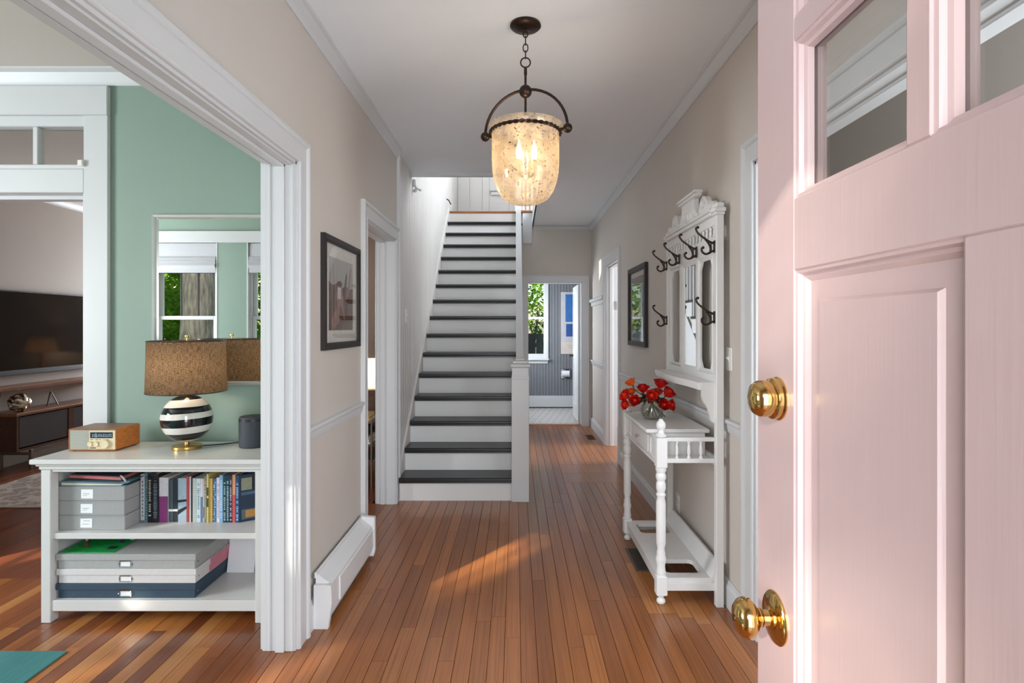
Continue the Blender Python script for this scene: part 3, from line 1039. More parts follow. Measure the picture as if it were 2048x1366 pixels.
# raised panels
for a, b_ in ((ST, ms0), (ms1, dw - ST)):
    z0, z1 = .25, 1.4955
    pr = [(.0012, .002), (-.004, .003), (-.006, .009), (-.010, .010), (-.0155, .0157), (.0012, .0157)]
    MB().frame(dY(b_), dY(a), z0, z1, pr, lambda p, q, v: (DX + v, p, q)).build('panel_moulding', pink, d1)
    ya, yb = dY(b_) + .012, dY(a) - .012
    m = MB()
    m.box(DX + .0156, DX + .03, ya, yb, z0 + .012, z1 - .012)
    i0 = .028
    y_a, y_b, z_a, z_b = ya + i0, yb - i0, z0 + .012 + i0, z1 - .012 - i0
    e_ = .004
    m.add([(DX + .0156, y_a, z_a), (DX + .0156, y_b, z_a), (DX + .0156, y_b, z_b), (DX + .0156, y_a, z_b),
           (DX + .0105, y_a + e_, z_a + e_), (DX + .0105, y_b - e_, z_a + e_), (DX + .0105, y_b - e_, z_b - e_), (DX + .0105, y_a + e_, z_b - e_)],
          [(0, 1, 5, 4), (1, 2, 6, 5), (2, 3, 7, 6), (3, 0, 4, 7), (4, 5, 6, 7)])
    m.build('raised_panel', pink, d1)
def knob(name, label, yc, zc, rosr, prof):
    t = MB().lathe([(rosr, 0), (rosr, -.002), (rosr * .92, -.005), (rosr * .6, -.007), (.012, -.008)], (DX, yc, zc), 'x', 40).build(name, brass, d1, smooth=True, label=label)
    MB().lathe(prof, (DX, yc, zc), 'x', 40).build('knob_ball', brass, t, smooth=True, ang=60)
    return t
knob('door_knob', 'polished brass round door knob', .816, 1.0005, .037,
     [(.016, -.006), (.016, -.010), (.011, -.012), (.010, -.020), (.013, -.022), (.013, -.026), (.011, -.027), (.020, -.031), (.0265, -.037), (.0283, -.044), (.026, -.051), (.019, -.057), (.008, -.060), (1e-6, -.0605)])
knob('deadbolt_knob', 'brass domed deadbolt knob', .81, 1.317, .031,
     [(.029, -.004), (.029, -.010), (.025, -.012), (.0255, -.014), (.0262, -.020), (.0255, -.028), (.021, -.035), (.011, -.039), (1e-6, -.040)])
MB().lathe([(.005, -.0595), (.0045, -.0615), (.002, -.062), (1e-6, -.062)], (DX, .816, 1.0005), 'x', 16).build('keyway', P('dark_key_slot', C(70, 56, 38), .4, .8), d1)
for z in (.25, 1.1, 1.9):
    MB().lathe([(.007, -.05), (.007, .05)], (DX - .004, -.078, z), 'z', 12).build('hinge', brass_satin, d1, smooth=True)

# bathroom door (door_2), open into the bathroom
d2 = thing('door_2', 'white panelled bathroom door standing open', None, (.945, 8.19, .02), kind='structure')
bxs = [(.905, .940, 8.195, 8.30, .03, 2.03), (.905, .940, 8.83, 8.935, .03, 2.03), (.905, .940, 8.30, 8.83, 1.93, 2.03), (.905, .940, 8.30, 8.83, .03, .25), (.905, .940, 8.30, 8.83, .93, 1.08)]
for b_, nm in zip(bxs, ('stile', 'stile', 'rail', 'rail', 'rail')):
    bx(*b_, b=.002).build(nm, trim_white, d2)
for z0, z1 in ((.25, .93), (1.08, 1.93)):
    bx(.915, .930, 8.30, 8.83, z0, z1).build('panel', trim_white, d2)
MB().lathe([(.022, 0), (.022, -.004), (.009, -.006), (.009, -.03), (.022, -.036), (.026, -.046), (.02, -.056), (1e-6, -.06)], (.905, 8.875, .965), 'x', 20).build('knob', iron, d2, smooth=True, label='dark door knob')
for z in (.3, 1.05, 1.8):
    bx(.938, .948, 8.183, 8.20, z - .045, z + .045).build('hinge', steel, d2)
# grey door edge glimpsed inside the far right doorway (door_3)
d3 = thing('door_3', 'pale door standing open inside the far right doorway', None, (1.21, 5.96, 0), kind='structure')
bx(1.215, 1.25, 5.20, 5.945, .01, 2.10, b=.002).build('leaf', trim_white, d3)
bx(1.19, 1.209, 6.730, 6.7375, 1.62, 1.72).build('hinge', steel, d3)

# =================================================================== HALL TREE
ht = thing('hall_tree', 'white painted Victorian hall tree with mirror, hooks and umbrella shelf', 'hall tree', (.88, 3.335, 0))
HW = white_gloss
yn, yf_, yc = 2.875, 3.795, 3.335
for y in (yn, yf_):
    p_ = bx(1.015, 1.052, y - .019, y + .019, 0, 1.985, b=.002).build('back_post', HW, ht)
    boxes([(1.006, 1.056, y - .026, y + .026, 1.985, 2.0), (1.0, 1.06, y - .031, y + .031, 2.0, 2.022), (1.012, 1.054, y - .022, y + .022, 2.022, 2.048)], b=.004).build('post_cap', HW, p_)
def fpost(y):
    c = (.745, y, 0)
    q = .0275
    p_ = MB().lathe([(.026, .147), (.022, .152), (.026, .165), (.0225, .175), (.021, .20), (.026, .225), (.0265, .235), (.021, .255), (.023, .262), (.019, .275), (.019, .29),
                     (.024, .31), (.0245, .52), (.019, .545), (.025, .56), (.019, .572), (.0245, .59), (.0245, .615), (.02, .63), (.026, .645), (.026, .66), (.021, .672), (.027, .685), (.027, .70)], c, 'z', 20).build('front_post', HW, ht, smooth=True)
    bx(c[0] - q, c[0] + q, y - q, y + q, .70, .853, b=.004).build('upper_block', HW, p_)
    bx(c[0] - q, c[0] + q, y - q, y + q, .05, .147, b=.004).build('lower_block', HW, p_)
    MB().lathe([(.018, .853), (.027, .857), (.029, .866), (.018, .874), (.014, .884), (.013, .890), (.022, .900), (.0245, .914), (.022, .928), (.012, .938), (.009, .946), (1e-6, .948)], c, 'z', 20).build('finial', HW, p_, smooth=True)
    MB().lathe([(.018, .05), (.020, .044), (.013, .036), (.013, .032), (.021, .024), (.023, .014), (.018, .004), (.010, 0)], c, 'z', 20).build('foot', HW, p_, smooth=True)
fpost(2.90)
fpost(3.77)
# bottom shelf with two umbrella holes (rounded corners)
def holed(x0, x1, y0, y1, z0, z1, holes, r=.03):
    m = MB()
    hx0, hx1 = holes[0][0], holes[0][1]
    m.box(x0, hx0, y0, y1, z0, z1)
    m.box(hx1, x1, y0, y1, z0, z1)
    y = y0
    for (a, b_, p, q) in holes:
        m.box(hx0, hx1, y, p, z0, z1)
        for (cx, sx) in ((a, 1), (b_, -1)):
            for (cy, sy) in ((p, 1), (q, -1)):
                pts = [(cx, cy)] + [(cx + sx * r * (1 - math.sin(t)), cy + sy * r * (1 - math.cos(t))) for t in [math.pi / 2 * k / 5 for k in range(6)]]
                m.prism(pts, 'z', z0, z1)
        y = q
    m.box(hx0, hx1, y, y1, z0, z1)
    return m
holed(.735, 1.03, 2.905, 3.765, .108, .130, [(.785, .975, 2.965, 3.135), (.785, .975, 3.535, 3.705)]).build('bottom_shelf', HW, ht)
boxes([(.738, .756, 2.92, 3.75, .072, .108), (.76, 1.02, 2.893, 2.907, .068, .108), (.76, 1.02, 3.763, 3.777, .068, .108)], b=.002).build('shelf_apron', HW, ht)
MB().prism([(1.052, .130), (1.052, .205), (1.040, .205), (1.000, .130)], 'y', 2.895, 3.775).build('back_ledge', HW, ht)
# side galleries with little spindles
for y in (2.90, 3.77):
    bx(.77, 1.016, y - .012, y + .012, .832, .853, b=.003).build('gallery_rail', HW, ht)
    bx(.77, 1.016, y - .012, y + .012, .722, .745, b=.003).build('gallery_rail', HW, ht)
    for x in (.825, .888, .950):
        MB().lathe([(.009, .745), (.009, .752), (.0055, .758), (.0095, .775), (.008, .80), (.005, .818), (.009, .825), (.009, .832)], (x, y, 0), 'z', 12).build('gallery_spindle', HW, ht, smooth=True)
# apron, drawer, table
bx(.737, .752, 2.927, 3.743, .705, .845, b=.002).build('apron', HW, ht)
dr = bx(.727, .7368, 3.115, 3.555, .730, .825, b=.003).build('drawer', HW, ht)
MB().lathe([(.007, 0), (.007, -.006), (.010, -.012), (.010, -.017), (.004, -.022), (1e-6, -.022)], (.727, 3.335, .778), 'x', 14).build('drawer_knob', chrome, dr, smooth=True, label='small glass and metal knob')
for (a, b_) in ((2.955, 3.085), (3.585, 3.715)):
    MB().frame(a + .012, b_ - .012, .737, .818, [(0, 0), (0, .004), (.006, .007), (.012, .007), (.014, 0)], lambda p, q, v: (.737 - v, p, q)).build('apron_panel', HW, ht)
bx(.730, .737, 2.93, 3.74, .700, .715, b=.002).build('apron_bead', HW, ht)
for y in (3.055, 3.615):
    bx(.752, 1.02, y - .008, y + .008, .705, .845).build('box_side', HW, ht)
bx(.752, 1.02, 3.06, 3.61, .705, .713).build('box_bottom', HW, ht)
bx(.752, 1.02, 2.915, 3.05, .722, .730).build('gallery_floor', HW, ht)
bx(.752, 1.02, 3.62, 3.755, .722, .730).build('gallery_floor', HW, ht)
bx(.70, 1.045, 3.04, 3.63, .847, .868, b=.005).build('table_top', HW, ht)
bx(1.025, 1.045, 2.894, 3.776, .705, .745).build('back_rail', HW, ht)
# middle shelf, bowed front
pts = [(1.045, 2.895), (1.045, 3.775), (.93, 3.775)]
for k in range(9):
    t = k / 8
    pts.append((.93 - .028 * math.sin(math.pi * min(1, max(0, (t - .08) / .84))), 3.70 - t * .73))
pts += [(.93, 2.895)]
MB().prism(pts, 'z', 1.108, 1.134).build('middle_shelf', HW, ht)
MB().prism([(x_ + (.006 if x_ < 1.0 else 0), y_) for x_, y_ in pts], 'z', 1.096, 1.108).build('shelf_bead', HW, ht)
for y in (2.905, 3.765):
    MB().prism([(1.016, 1.096), (.955, 1.096), (.955, 1.06), (.962, 1.035), (.985, 1.0), (.995, .965), (1.0, .935), (1.016, .925)], 'y', y - .012, y + .012).build('shelf_bracket', HW, ht)
# upper frame
bx(1.02, 1.045, 2.894, 3.776, 1.134, 1.172, b=.002).build('lower_rail', HW, ht)
bx(1.02, 1.045, 2.894, 3.776, 1.795, 1.885, b=.002).build('hook_rail', HW, ht)
bx(1.02, 1.045, 2.894, 3.776, 1.940, 1.988, b=.002).build('frieze', HW, ht)
bx(1.0, 1.05, 2.905, 3.765, 1.988, 2.008, b=.004).build('cornice', HW, ht)
bx(.992, 1.05, 2.90, 3.77, 2.008, 2.02, b=.003).build('cornice_top', HW, ht)
n_sp = 15
for k in range(n_sp):
    y = 2.935 + k * (3.735 - 2.935) / (n_sp - 1)
    MB().lathe([(.011, 1.885), (.011, 1.892), (.007, 1.898), (.010, 1.91), (.007, 1.925), (.011, 1.933), (.011, 1.94)], (1.033, y, 0), 'z', 10).build('spindle', HW, ht, smooth=True)
for (a, b_) in ((2.894, 2.93), (3.165, 3.20), (3.47, 3.505), (3.74, 3.776)):
    bx(1.02, 1.045, a, b_, 1.172, 1.795, b=.002).build('stile', HW, ht)
for (a, b_) in ((2.93, 3.165), (3.505, 3.74)):
    z0, z1 = 1.172, 1.795
    m = MB().frame(a + .022, b_ - .022, z0 + .022, z1 - .022, [(0, .006), (.010, .012), (.022, .003), (.022, 0), (0, 0)], lambda p, q, v: (1.032 - v, p, q))
    for (cy, sy) in ((a + .02, 1), (b_ - .02, -1)):
        for (cz, sz) in ((z0 + .02, 1), (z1 - .02, -1)):
            m.prism([(cy, cz), (cy + sy * .035, cz), (cy, cz + sz * .05)], 'x', 1.026, 1.036)
    m.build('panel_frame', HW, ht)
mirror_m, nt, out = nodes('silvered_mirror')
g = N(nt, 'ShaderNodeBsdfGlossy')
g.inputs['Color'].default_value = (.86, .87, .86, 1)
g.inputs['Roughness'].default_value = .005
nt.links.new(g.outputs[0], out.inputs[0])
mr = bx(1.030, 1.034, 3.20, 3.47, 1.172, 1.795).build('mirror_glass', mirror_m, ht, label='narrow mirror reflecting the stairs')
MB().frame(3.218, 3.452, 1.19, 1.777, [(0, 0), (0, .003), (.010, .008), (.018, .008), (.018, 0)], lambda p, q, v: (1.030 - v, p, q)).build('mirror_moulding', HW, ht)
# carved crest
def crest():
    half = [(0, 2.02), (.43, 2.02), (.43, 2.045), (.415, 2.066), (.395, 2.075), (.372, 2.068), (.355, 2.05), (.345, 2.062), (.33, 2.092), (.30, 2.118), (.265, 2.128),
            (.235, 2.118), (.212, 2.095), (.20, 2.065), (.185, 2.05), (.165, 2.056), (.145, 2.075), (.125, 2.10), (.118, 2.13), (.118, 2.145), (.15, 2.15), (.17, 2.163), (.17, 2.186), (0, 2.186)]
    R_ = [(yc - u, z) for u, z in half]
    L_ = [(yc + u, z) for u, z in reversed(half[1:-1])]
    return R_ + L_
MB().prism(crest(), 'x', 1.015, 1.042).build('crest_board', HW, ht)
boxes([(.998, 1.045, yc - .178, yc + .178, 2.170, 2.188), (1.004, 1.045, yc - .165, yc + .165, 2.152, 2.170)], b=.004).build('crest_cap', HW, ht)
def spiral(cy, cz, r0, turns, sgn, n=26):
    pts = []
    for k in range(n):
        t = k / (n - 1)
        a = turns * 2 * math.pi * t
        r_ = r0 * (1 - .82 * t)
        pts.append((1.013, cy + sgn * r_ * math.cos(a), cz + r_ * math.sin(a)))
    return pts
mc = MB()
for sg in (-1, 1):
    mc.tube(spiral(yc + sg * .268, 2.083, .036, 1.6, sg), .005, 6)
    mc.tube(spiral(yc + sg * .390, 2.048, .022, 1.4, sg), .004, 6)
    mc.tube(sm([(1.013, yc + sg * .10, 2.14), (1.013, yc + sg * .09, 2.11), (1.013, yc + sg * .10, 2.07), (1.013, yc + sg * .14, 2.04)]), .005, 6)
    mc.tube(sm([(1.013, yc + sg * .02, 2.035), (1.013, yc + sg * .045, 2.055), (1.013, yc + sg * .05, 2.08)]), .005, 6)
    mc.tube(sm([(1.013, yc + sg * .17, 2.03), (1.013, yc + sg * .19, 2.04), (1.013, yc + sg * .22, 2.045)]), .004, 6)
mc.tube(sm([(1.013, yc, 2.03), (1.013, yc, 2.06), (1.013, yc, 2.075)]), [.003] * 4 + [.007] * 5, 6)
mc.build('crest_carving', HW, ht, smooth=True)
# hooks
def hook(y, z):
    x0 = 1.016
    h_ = MB()
    def q(o_, u):
        return (x0 - o_, y, z + u)
    up = sm([q(.004, .012), q(.022, .018), q(.048, .034), q(.075, .054), (x0 - .090, y, z + .070), (x0 - .096, y, z + .086), (x0 - .088, y, z + .094)])
    h_.tube(up, [.0065 - .0015 * math.sin(math.pi * k / (len(up) - 1)) for k in range(len(up))], 8)
    h_.sphere(q(.086, .093), .0075, 10, 6)
    dn = sm([q(.046, .030), q(.030, .008), q(.022, -.014), q(.026, -.034), q(.046, -.043), q(.064, -.032), q(.067, -.016), q(.060, -.009)])
    h_.tube(dn, .0055, 8)
    h_.sphere(q(.060, -.010), .0075, 10, 6)
    h_.tube(sm([q(.002, -.022), q(.014, -.030), q(.030, -.040)]), .005, 8)
    h_.tube([q(.020, .016), q(.018, -.028)], .0035, 6)
    h_.tube([q(.030, .020), q(.040, .024)], .003, 6)
    h_.box(x0 - .006, x0, y - .011, y + .011, z - .036, z + .026, b=.002)
    o_ = h_.build('coat_hook', iron, ht, smooth=True, label='dark cast-iron double coat hook')
for (y, z) in ((2.885, 1.832), (3.175, 1.842), (3.505, 1.842), (3.79, 1.832), (2.885, 1.472), (3.79, 1.466)):
    hook(y, z)

# =================================================================== ROSES IN VASE
VX, VY, VZ = .812, 3.37, .868
vase = thing('glass_vase', 'clear round glass vase of water on the hall tree table', 'vase', (VX, VY, VZ))
outer = [(.030, .0), (.046, .004), (.062, .024), (.070, .048), (.067, .074), (.054, .098), (.045, .110), (.046, .122)]
inner = [(r_ - .004, z + .004) for r_, z in outer]
MB().shell([(1e-6, 0)] + outer + [(.044, .122)] + inner[::-1][1:] + [(1e-6, .006)], (VX, VY, VZ), 32).build('bowl', vase_glass, vase, smooth=True)
water = mix_glass('vase_water', (.96, .97, .95, 1), .02)
MB().lathe([(1e-6, .007), (.040, .007), (.058, .026), (.0645, .048), (.062, .070), (1e-6, .070)], (VX, VY, VZ), 'z', 24).build('water', water, vase, smooth=True)
red = P('red_rose_petal', C(206, 20, 14), .5, var=.3, vscale=30)
orange = P('orange_rose_petal', C(236, 92, 24), .5, var=.25, vscale=30)
scarlet = P('scarlet_rose_petal', C(224, 40, 22), .5, var=.3, vscale=30)
green_stem = P('green_stem', C(78, 88, 40), .55, var=.3, vscale=30)
leaf_dark = P('dark_rose_leaf', C(44, 50, 28), .5, var=.3, vscale=30)
def petal(m, M, w_, h, cup, curl):
    V, F = [], []
    nu, nv = 5, 5
    for j in range(nv):
        t = j / (nv - 1)
        ww = w_ * (math.sin(math.pi * (.12 + .70 * t)) ** .8)
        for i_ in range(nu):
            s_ = i_ / (nu - 1) * 2 - 1
            x_ = ww * s_
            z_ = h * t * (1 - .10 * s_ * s_ * t)
            y_ = cup * (s_ * s_) * (.5 + .5 * t) - curl * t * t
            V.append(M @ Vector((x_, y_, z_)))
    for j in range(nv - 1):
        for i_ in range(nu - 1):
            F.append((j * nu + i_, j * nu + i_ + 1, (j + 1) * nu + i_ + 1, (j + 1) * nu + i_))
    m.add(V, F)
def rose(pos, tilt, mats, size, label, rr):
    px, py, pz = pos
    t = thing('rose', label, 'rose', (px, py, pz), 'roses in the glass vase')
    base = Matrix.Translation(pos) @ Vector(tilt).to_track_quat('Z', 'Y').to_matrix().to_4x4()
    head = MB()
    head.M = base
    head.lathe([(1e-6, 0), (.006 * size, .0), (.011 * size, .010 * size), (.012 * size, .022 * size), (.008 * size, .032 * size), (1e-6, .034 * size)], (0, 0, 0), 'z', 10)
    head.M = None
    for ring, (n_, w_, h, rad, cup, curl) in enumerate(((3, .014, .031, .004, .011, -.003), (5, .019, .035, .008, .012, .001), (6, .023, .033, .011, .012, .009))):
        for k in range(n_):
            a = 2 * math.pi * (k + .37 * ring) / n_ + rr.uniform(-.2, .2)
            M = base @ Matrix.Rotation(a, 4, 'Z') @ Matrix.Translation((0, -rad * size, 0)) @ Matrix.Rotation(R(3 + 10 * ring) * rr.uniform(.7, 1.2), 4, 'X') @ Matrix.Scale(size, 4)
            petal(head, M, w_, h, cup, curl)
    head.mi = 0
    bl = head.build('blossom', mats, t, smooth=True, ang=180)
    if isinstance(mats, list):
        pass
    cal = MB()
    cal.M = base
    cal.lathe([(.003, -.012), (.007, -.004), (.010, .004), (.006, .006)], (0, 0, 0), 'z', 8)
    cal.build('sepal', green_stem, t, smooth=True)
    # stem down into the vase
    d = Vector(tilt).normalized()
    p0 = Vector(pos) - d * .006
    neck = Vector((VX + (px - VX) * .25, VY + (py - VY) * .25, VZ + .118))
    foot = Vector((VX - (px - VX) * .55, VY - (py - VY) * .4, VZ + .016))
    MB().tube(sm([p0, p0 - d * .03, neck, foot], 5), .0026, 6).build('stem', green_stem, t, smooth=True)
    for k in range(6):
        q = neck.lerp(p0, rr.uniform(.2, .75))
        a = rr.uniform(0, 2 * math.pi)
        dirv = Vector((math.cos(a), math.sin(a), rr.uniform(-.25, .5))).normalized()
        side = dirv.cross(Vector((0, 0, 1))).normalized()
        L = rr.uniform(.030, .048)
        V, F = [], []
        for j in range(5):
            u = j / 4
            ww = .013 * math.sin(math.pi * (.08 + .88 * u))
            c_ = q + dirv * L * u + Vector((0, 0, -.014 * u * u))
            V += [c_ - side * ww, c_ + Vector((0, 0, -.002)), c_ + side * ww]
        for j in range(4):
            F += [(j * 3, j * 3 + 1, j * 3 + 4, j * 3 + 3), (j * 3 + 1, j * 3 + 2, j * 3 + 5, j * 3 + 4)]
        MB().add(V, F).build('leaf', leaf_dark, t, smooth=True)
rr = random.Random(5)
ROSES = [
    ((.707, 3.42, 1.066), (-.5, .2, .9), orange, 1.0, 'orange rose with yellow heart, highest on the left of the bouquet'),
    ((.671, 3.38, .998), (-.8, -.3, .5), scarlet, 1.05, 'scarlet rose at the far left edge of the bouquet'),
    ((.705, 3.42, 1.010), (-.4, -.3, .8), orange, .85, 'small orange rose tucked below the highest left rose'),
    ((.668, 3.36, .955), (-.8, -.4, .15), scarlet, .9, 'low scarlet rose hanging over the far post finial'),
    ((.712, 3.35, .975), (-.35, -.8, .35), red, 1.0, 'red rose low on the left, facing the room'),
    ((.766, 3.40, 1.028), (-.1, -.3, .9), red, 1.05, 'red rose at the top centre of the bouquet'),
    ((.797, 3.34, 1.000), (0, -.8, .5), scarlet, 1.05, 'bright red rose in the centre front of the bouquet'),
    ((.865, 3.40, 1.055), (.15, -.3, .95), red, 1.15, 'deep red rose, highest on the right of the bouquet'),
    ((.893, 3.36, 1.010), (.5, -.4, .7), red, 1.2, 'deep red rose at the right edge of the bouquet'),
    ((.862, 3.33, .955), (.2, -.85, .25), red, 1.0, 'dark red rose low on the right over the vase rim'),
    ((.900, 3.35, .952), (.7, -.5, .2), red, 1.0, 'lowest red rose at the right, hanging outward'),
    ((.858, 3.43, 1.005), (.1, -.2, .9), scarlet, .95, 'half-hidden scarlet rose between the right-hand blooms'),
]
for a in ROSES:
    rose(a[0], a[1], a[2], a[3] * 1.22, a[4], rr)

# =================================================================== PENDANT LANTERN
PX, PY = .0475, 2.69
pd = thing('pendant_lantern', 'bronze bell-jar pendant lantern with mottled glass hanging from the ceiling', 'pendant lamp', (PX, PY, CEIL))
MB().lathe([(.072, 2.855), (.074, 2.846), (.066, 2.838), (.030, 2.832), (.012, 2.830), (1e-6, 2.829)], (PX, PY, 0), 'z', 36).build('canopy', bronze, pd, smooth=True)
def ring(c, r_, tr_, axis, n=22, sz=1.0):
    pts = []
    for k in range(n):
        a = 2 * math.pi * k / n
        u, v = r_ * math.cos(a), r_ * sz * math.sin(a)
        pts.append((c[0] + (u if axis == 'y' else 0), c[1] + (u if axis == 'x' else 0), c[2] + v))
    return MB().tube(pts, tr_, 8, True)
z = 2.822
for k, (r_, sz, ax) in enumerate(((.011, 1.3, 'y'), (.010, 2.1, 'x'), (.0115, 1.7, 'y'), (.010, 1.9, 'x'))):
    h = r_ * sz
    z -= h
    ring((PX, PY, z), r_, .0027, ax, sz=sz).build('chain_link', bronze, pd, smooth=True)
    z -= h - .006
ring((PX, PY, z - .024), .023, .0034, 'y').build('chain_link', bronze, pd, smooth=True)
zt = z - .045
MB().lathe([(.006, zt), (.0075, zt - .004), (.0075, zt - .036), (.0055, zt - .04), (.0055, 2.395), (.010, 2.39), (.010, 2.30), (.006, 2.295), (.006, 2.16)], (PX, PY, 0), 'z', 14).build('rod', bronze, pd, smooth=True)
MB().sphere((PX, PY, 2.537), .0305, 24, 14).build('hub_ball', bronze, pd, smooth=True)
dirx, diry = .953, -.303
YR = .204
for sg in (-1, 1):
    pts = []
    for k in range(13):
        a = math.pi / 2 * k / 12
        u = YR * math.sin(a)
        pts.append((PX + sg * dirx * u, PY + sg * diry * u, 2.345 + .20 * math.cos(a)))
    ar = MB().tube(pts, .0068, 10).build('yoke_arm', bronze, pd, smooth=True)
    bc = (PX + sg * dirx * YR, PY + sg * diry * YR, 2.342)
    MB().sphere(bc, .0225, 20, 12).build('arm_ball', bronze, ar, smooth=True)
    MB().tube([bc, (PX + sg * dirx * .165, PY + sg * diry * .165, 2.340)], .007, 8).build('arm_pin', bronze, ar, smooth=True)
# twisted band round the rim
for ph in (0, math.pi):
    pts = []
    for k in range(150):
        a = 2 * math.pi * k / 150
        tw = a * 18 + ph
        rr_ = .1655 + .0045 * math.cos(tw)
        pts.append((PX + rr_ * math.cos(a), PY + rr_ * math.sin(a), 2.338 + .0045 * math.sin(tw)))
    MB().tube(pts, .0052, 6, True).build('rope_band', bronze, pd, smooth=True)
merc, nt, out = nodes('mottled_mercury_glass')
v = coords(nt, 'Object')
n1 = N(nt, 'ShaderNodeTexNoise'); n1.inputs['Scale'].default_value = 95; n1.inputs['Detail'].default_value = 5
nt.links.new(v, n1.inputs['Vector'])
n2 = N(nt, 'ShaderNodeTexNoise'); n2.inputs['Scale'].default_value = 14; n2.inputs['Detail'].default_value = 5
nt.links.new(v, n2.inputs['Vector'])
sp = ramp(nt, n1.outputs['Fac'], [(.33, (.14, .09, .05, 1)), (.40, (.84, .68, .48, 1)), (1, (.95, .82, .64, 1))])
tl = N(nt, 'ShaderNodeBsdfTranslucent'); nt.links.new(sp, tl.inputs[0])
gl = N(nt, 'ShaderNodeBsdfGlossy'); gl.inputs['Roughness'].default_value = .08; nt.links.new(sp, gl.inputs[0])
tp = N(nt, 'ShaderNodeBsdfTransparent'); tp.inputs[0].default_value = (1, .93, .82, 1)
df = N(nt, 'ShaderNodeBsdfDiffuse'); nt.links.new(sp, df.inputs[0])
m1 = N(nt, 'ShaderNodeMixShader'); m1.inputs[0].default_value = .5
nt.links.new(tl.outputs[0], m1.inputs[1]); nt.links.new(df.outputs[0], m1.inputs[2])
m2 = N(nt, 'ShaderNodeMixShader'); m2.inputs[0].default_value = .12
nt.links.new(m1.outputs[0], m2.inputs[1]); nt.links.new(gl.outputs[0], m2.inputs[2])
fa = ramp(nt, n2.outputs['Fac'], [(.30, (.18, .18, .18, 1)), (.62, (.62, .62, .62, 1))])
m3 = N(nt, 'ShaderNodeMixShader')
nt.links.new(fa, m3.inputs[0]); nt.links.new(m2.outputs[0], m3.inputs[1]); nt.links.new(tp.outputs[0], m3.inputs[2])
nt.links.new(m3.outputs[0], out.inputs[0])
bell = [(.176, 2.372), (.172, 2.366), (.163, 2.352), (.1595, 2.33), (.160, 2.28), (.160, 2.20), (.157, 2.15), (.149, 2.105), (.132, 2.06), (.106, 2.026), (.07, 2.006), (.03, 1.998), (1e-6, 1.997)]
MB().shell(bell, (PX, PY, 0), 56).build('glass_bell', merc, pd, smooth=True, label='mottled amber mercury glass bell', ang=80)
bulb_m, nt, out = nodes('glowing_candle_bulb')
e = N(nt, 'ShaderNodeEmission'); e.inputs[0].default_value = (1, .66, .30, 1); e.inputs[1].default_value = 9
nt.links.new(e.outputs[0], out.inputs[0])
MB().lathe([(.012, 2.155), (.020, 2.15), (.022, 2.135), (.014, 2.12), (1e-6, 2.115)], (PX, PY, 0), 'z', 16).build('cluster_body', bronze, pd, smooth=True)
cream = P('cream_candle_sleeve', C(230, 214, 186), .5)
for k, (dx, dy) in enumerate(((-.031, -.045), (.040, -.035), (.0, .05))):
    MB().tube(sm([(PX, PY, 2.14), (PX + dx * .6, PY + dy * .6, 2.125), (PX + dx, PY + dy, 2.145)]), .005, 8).build('candle_arm', bronze, pd, smooth=True)
    cd = MB().lathe([(.012, 2.14), (.012, 2.20)], (PX + dx, PY + dy, 0), 'z', 14).build('candle_sleeve', cream, pd, smooth=True)
    MB().lathe([(.008, 2.20), (.0125, 2.212), (.0155, 2.228), (.0145, 2.243), (.009, 2.262), (.004, 2.28), (.0015, 2.295), (1e-6, 2.297)], (PX + dx, PY + dy, 0), 'z', 16).build('bulb', bulb_m, cd, smooth=True, label='flame-shaped lit bulb')
pl = bpy.data.lights.new('pendant_light', 'POINT'); pl.energy = 1.6; pl.color = (1, .80, .56); pl.shadow_soft_size = .03
po = bpy.data.objects.new('pendant_light', pl); COL.objects.link(po); po.location = (PX + .003, PY - .01, 2.235)

# =================================================================== BASEBOARD HEATER
hs = thing('baseboard_heater', 'white metal baseboard heater under the left chair rail', 'heater', (-.92, 3.07, 0))
hm = P('white_heater_enamel', C(230, 230, 230), .35, var=.01)
prof = [(-.946, .035), (-.946, .235), (-.935, .248), (-.915, .232), (-.872, .200), (-.872, .06), (-.880, .04)]
MB().prism(prof, 'y', 2.68, 3.46).build('cover', hm, hs)
MB().prism([(-.8719, .188), (-.866, .182), (-.866, .075), (-.8719, .07)], 'y', 2.80, 3.46).build('front_panel', hm, hs)
MB().prism([(-.947, .0), (-.947, .205), (-.905, .207), (-.866, .205), (-.862, .12), (-.880, .0)], 'y', 2.655, 2.682).build('end_cap', hm, hs)
MB().prism([(-.947, .02), (-.947, .262), (-.860, .255), (-.858, .05), (-.866, .02)], 'y', 3.452, 3.482).build('end_cap', hm, hs)
bx(-.9469, -.936, 2.66, 3.48, .235, .262, b=.003).build('back_plate', hm, hs)
bx(-.94, -.90, 2.75, 3.40, .0, .036).build('feet', P('heater_fins', C(110, 110, 112), .5, .5), hs)

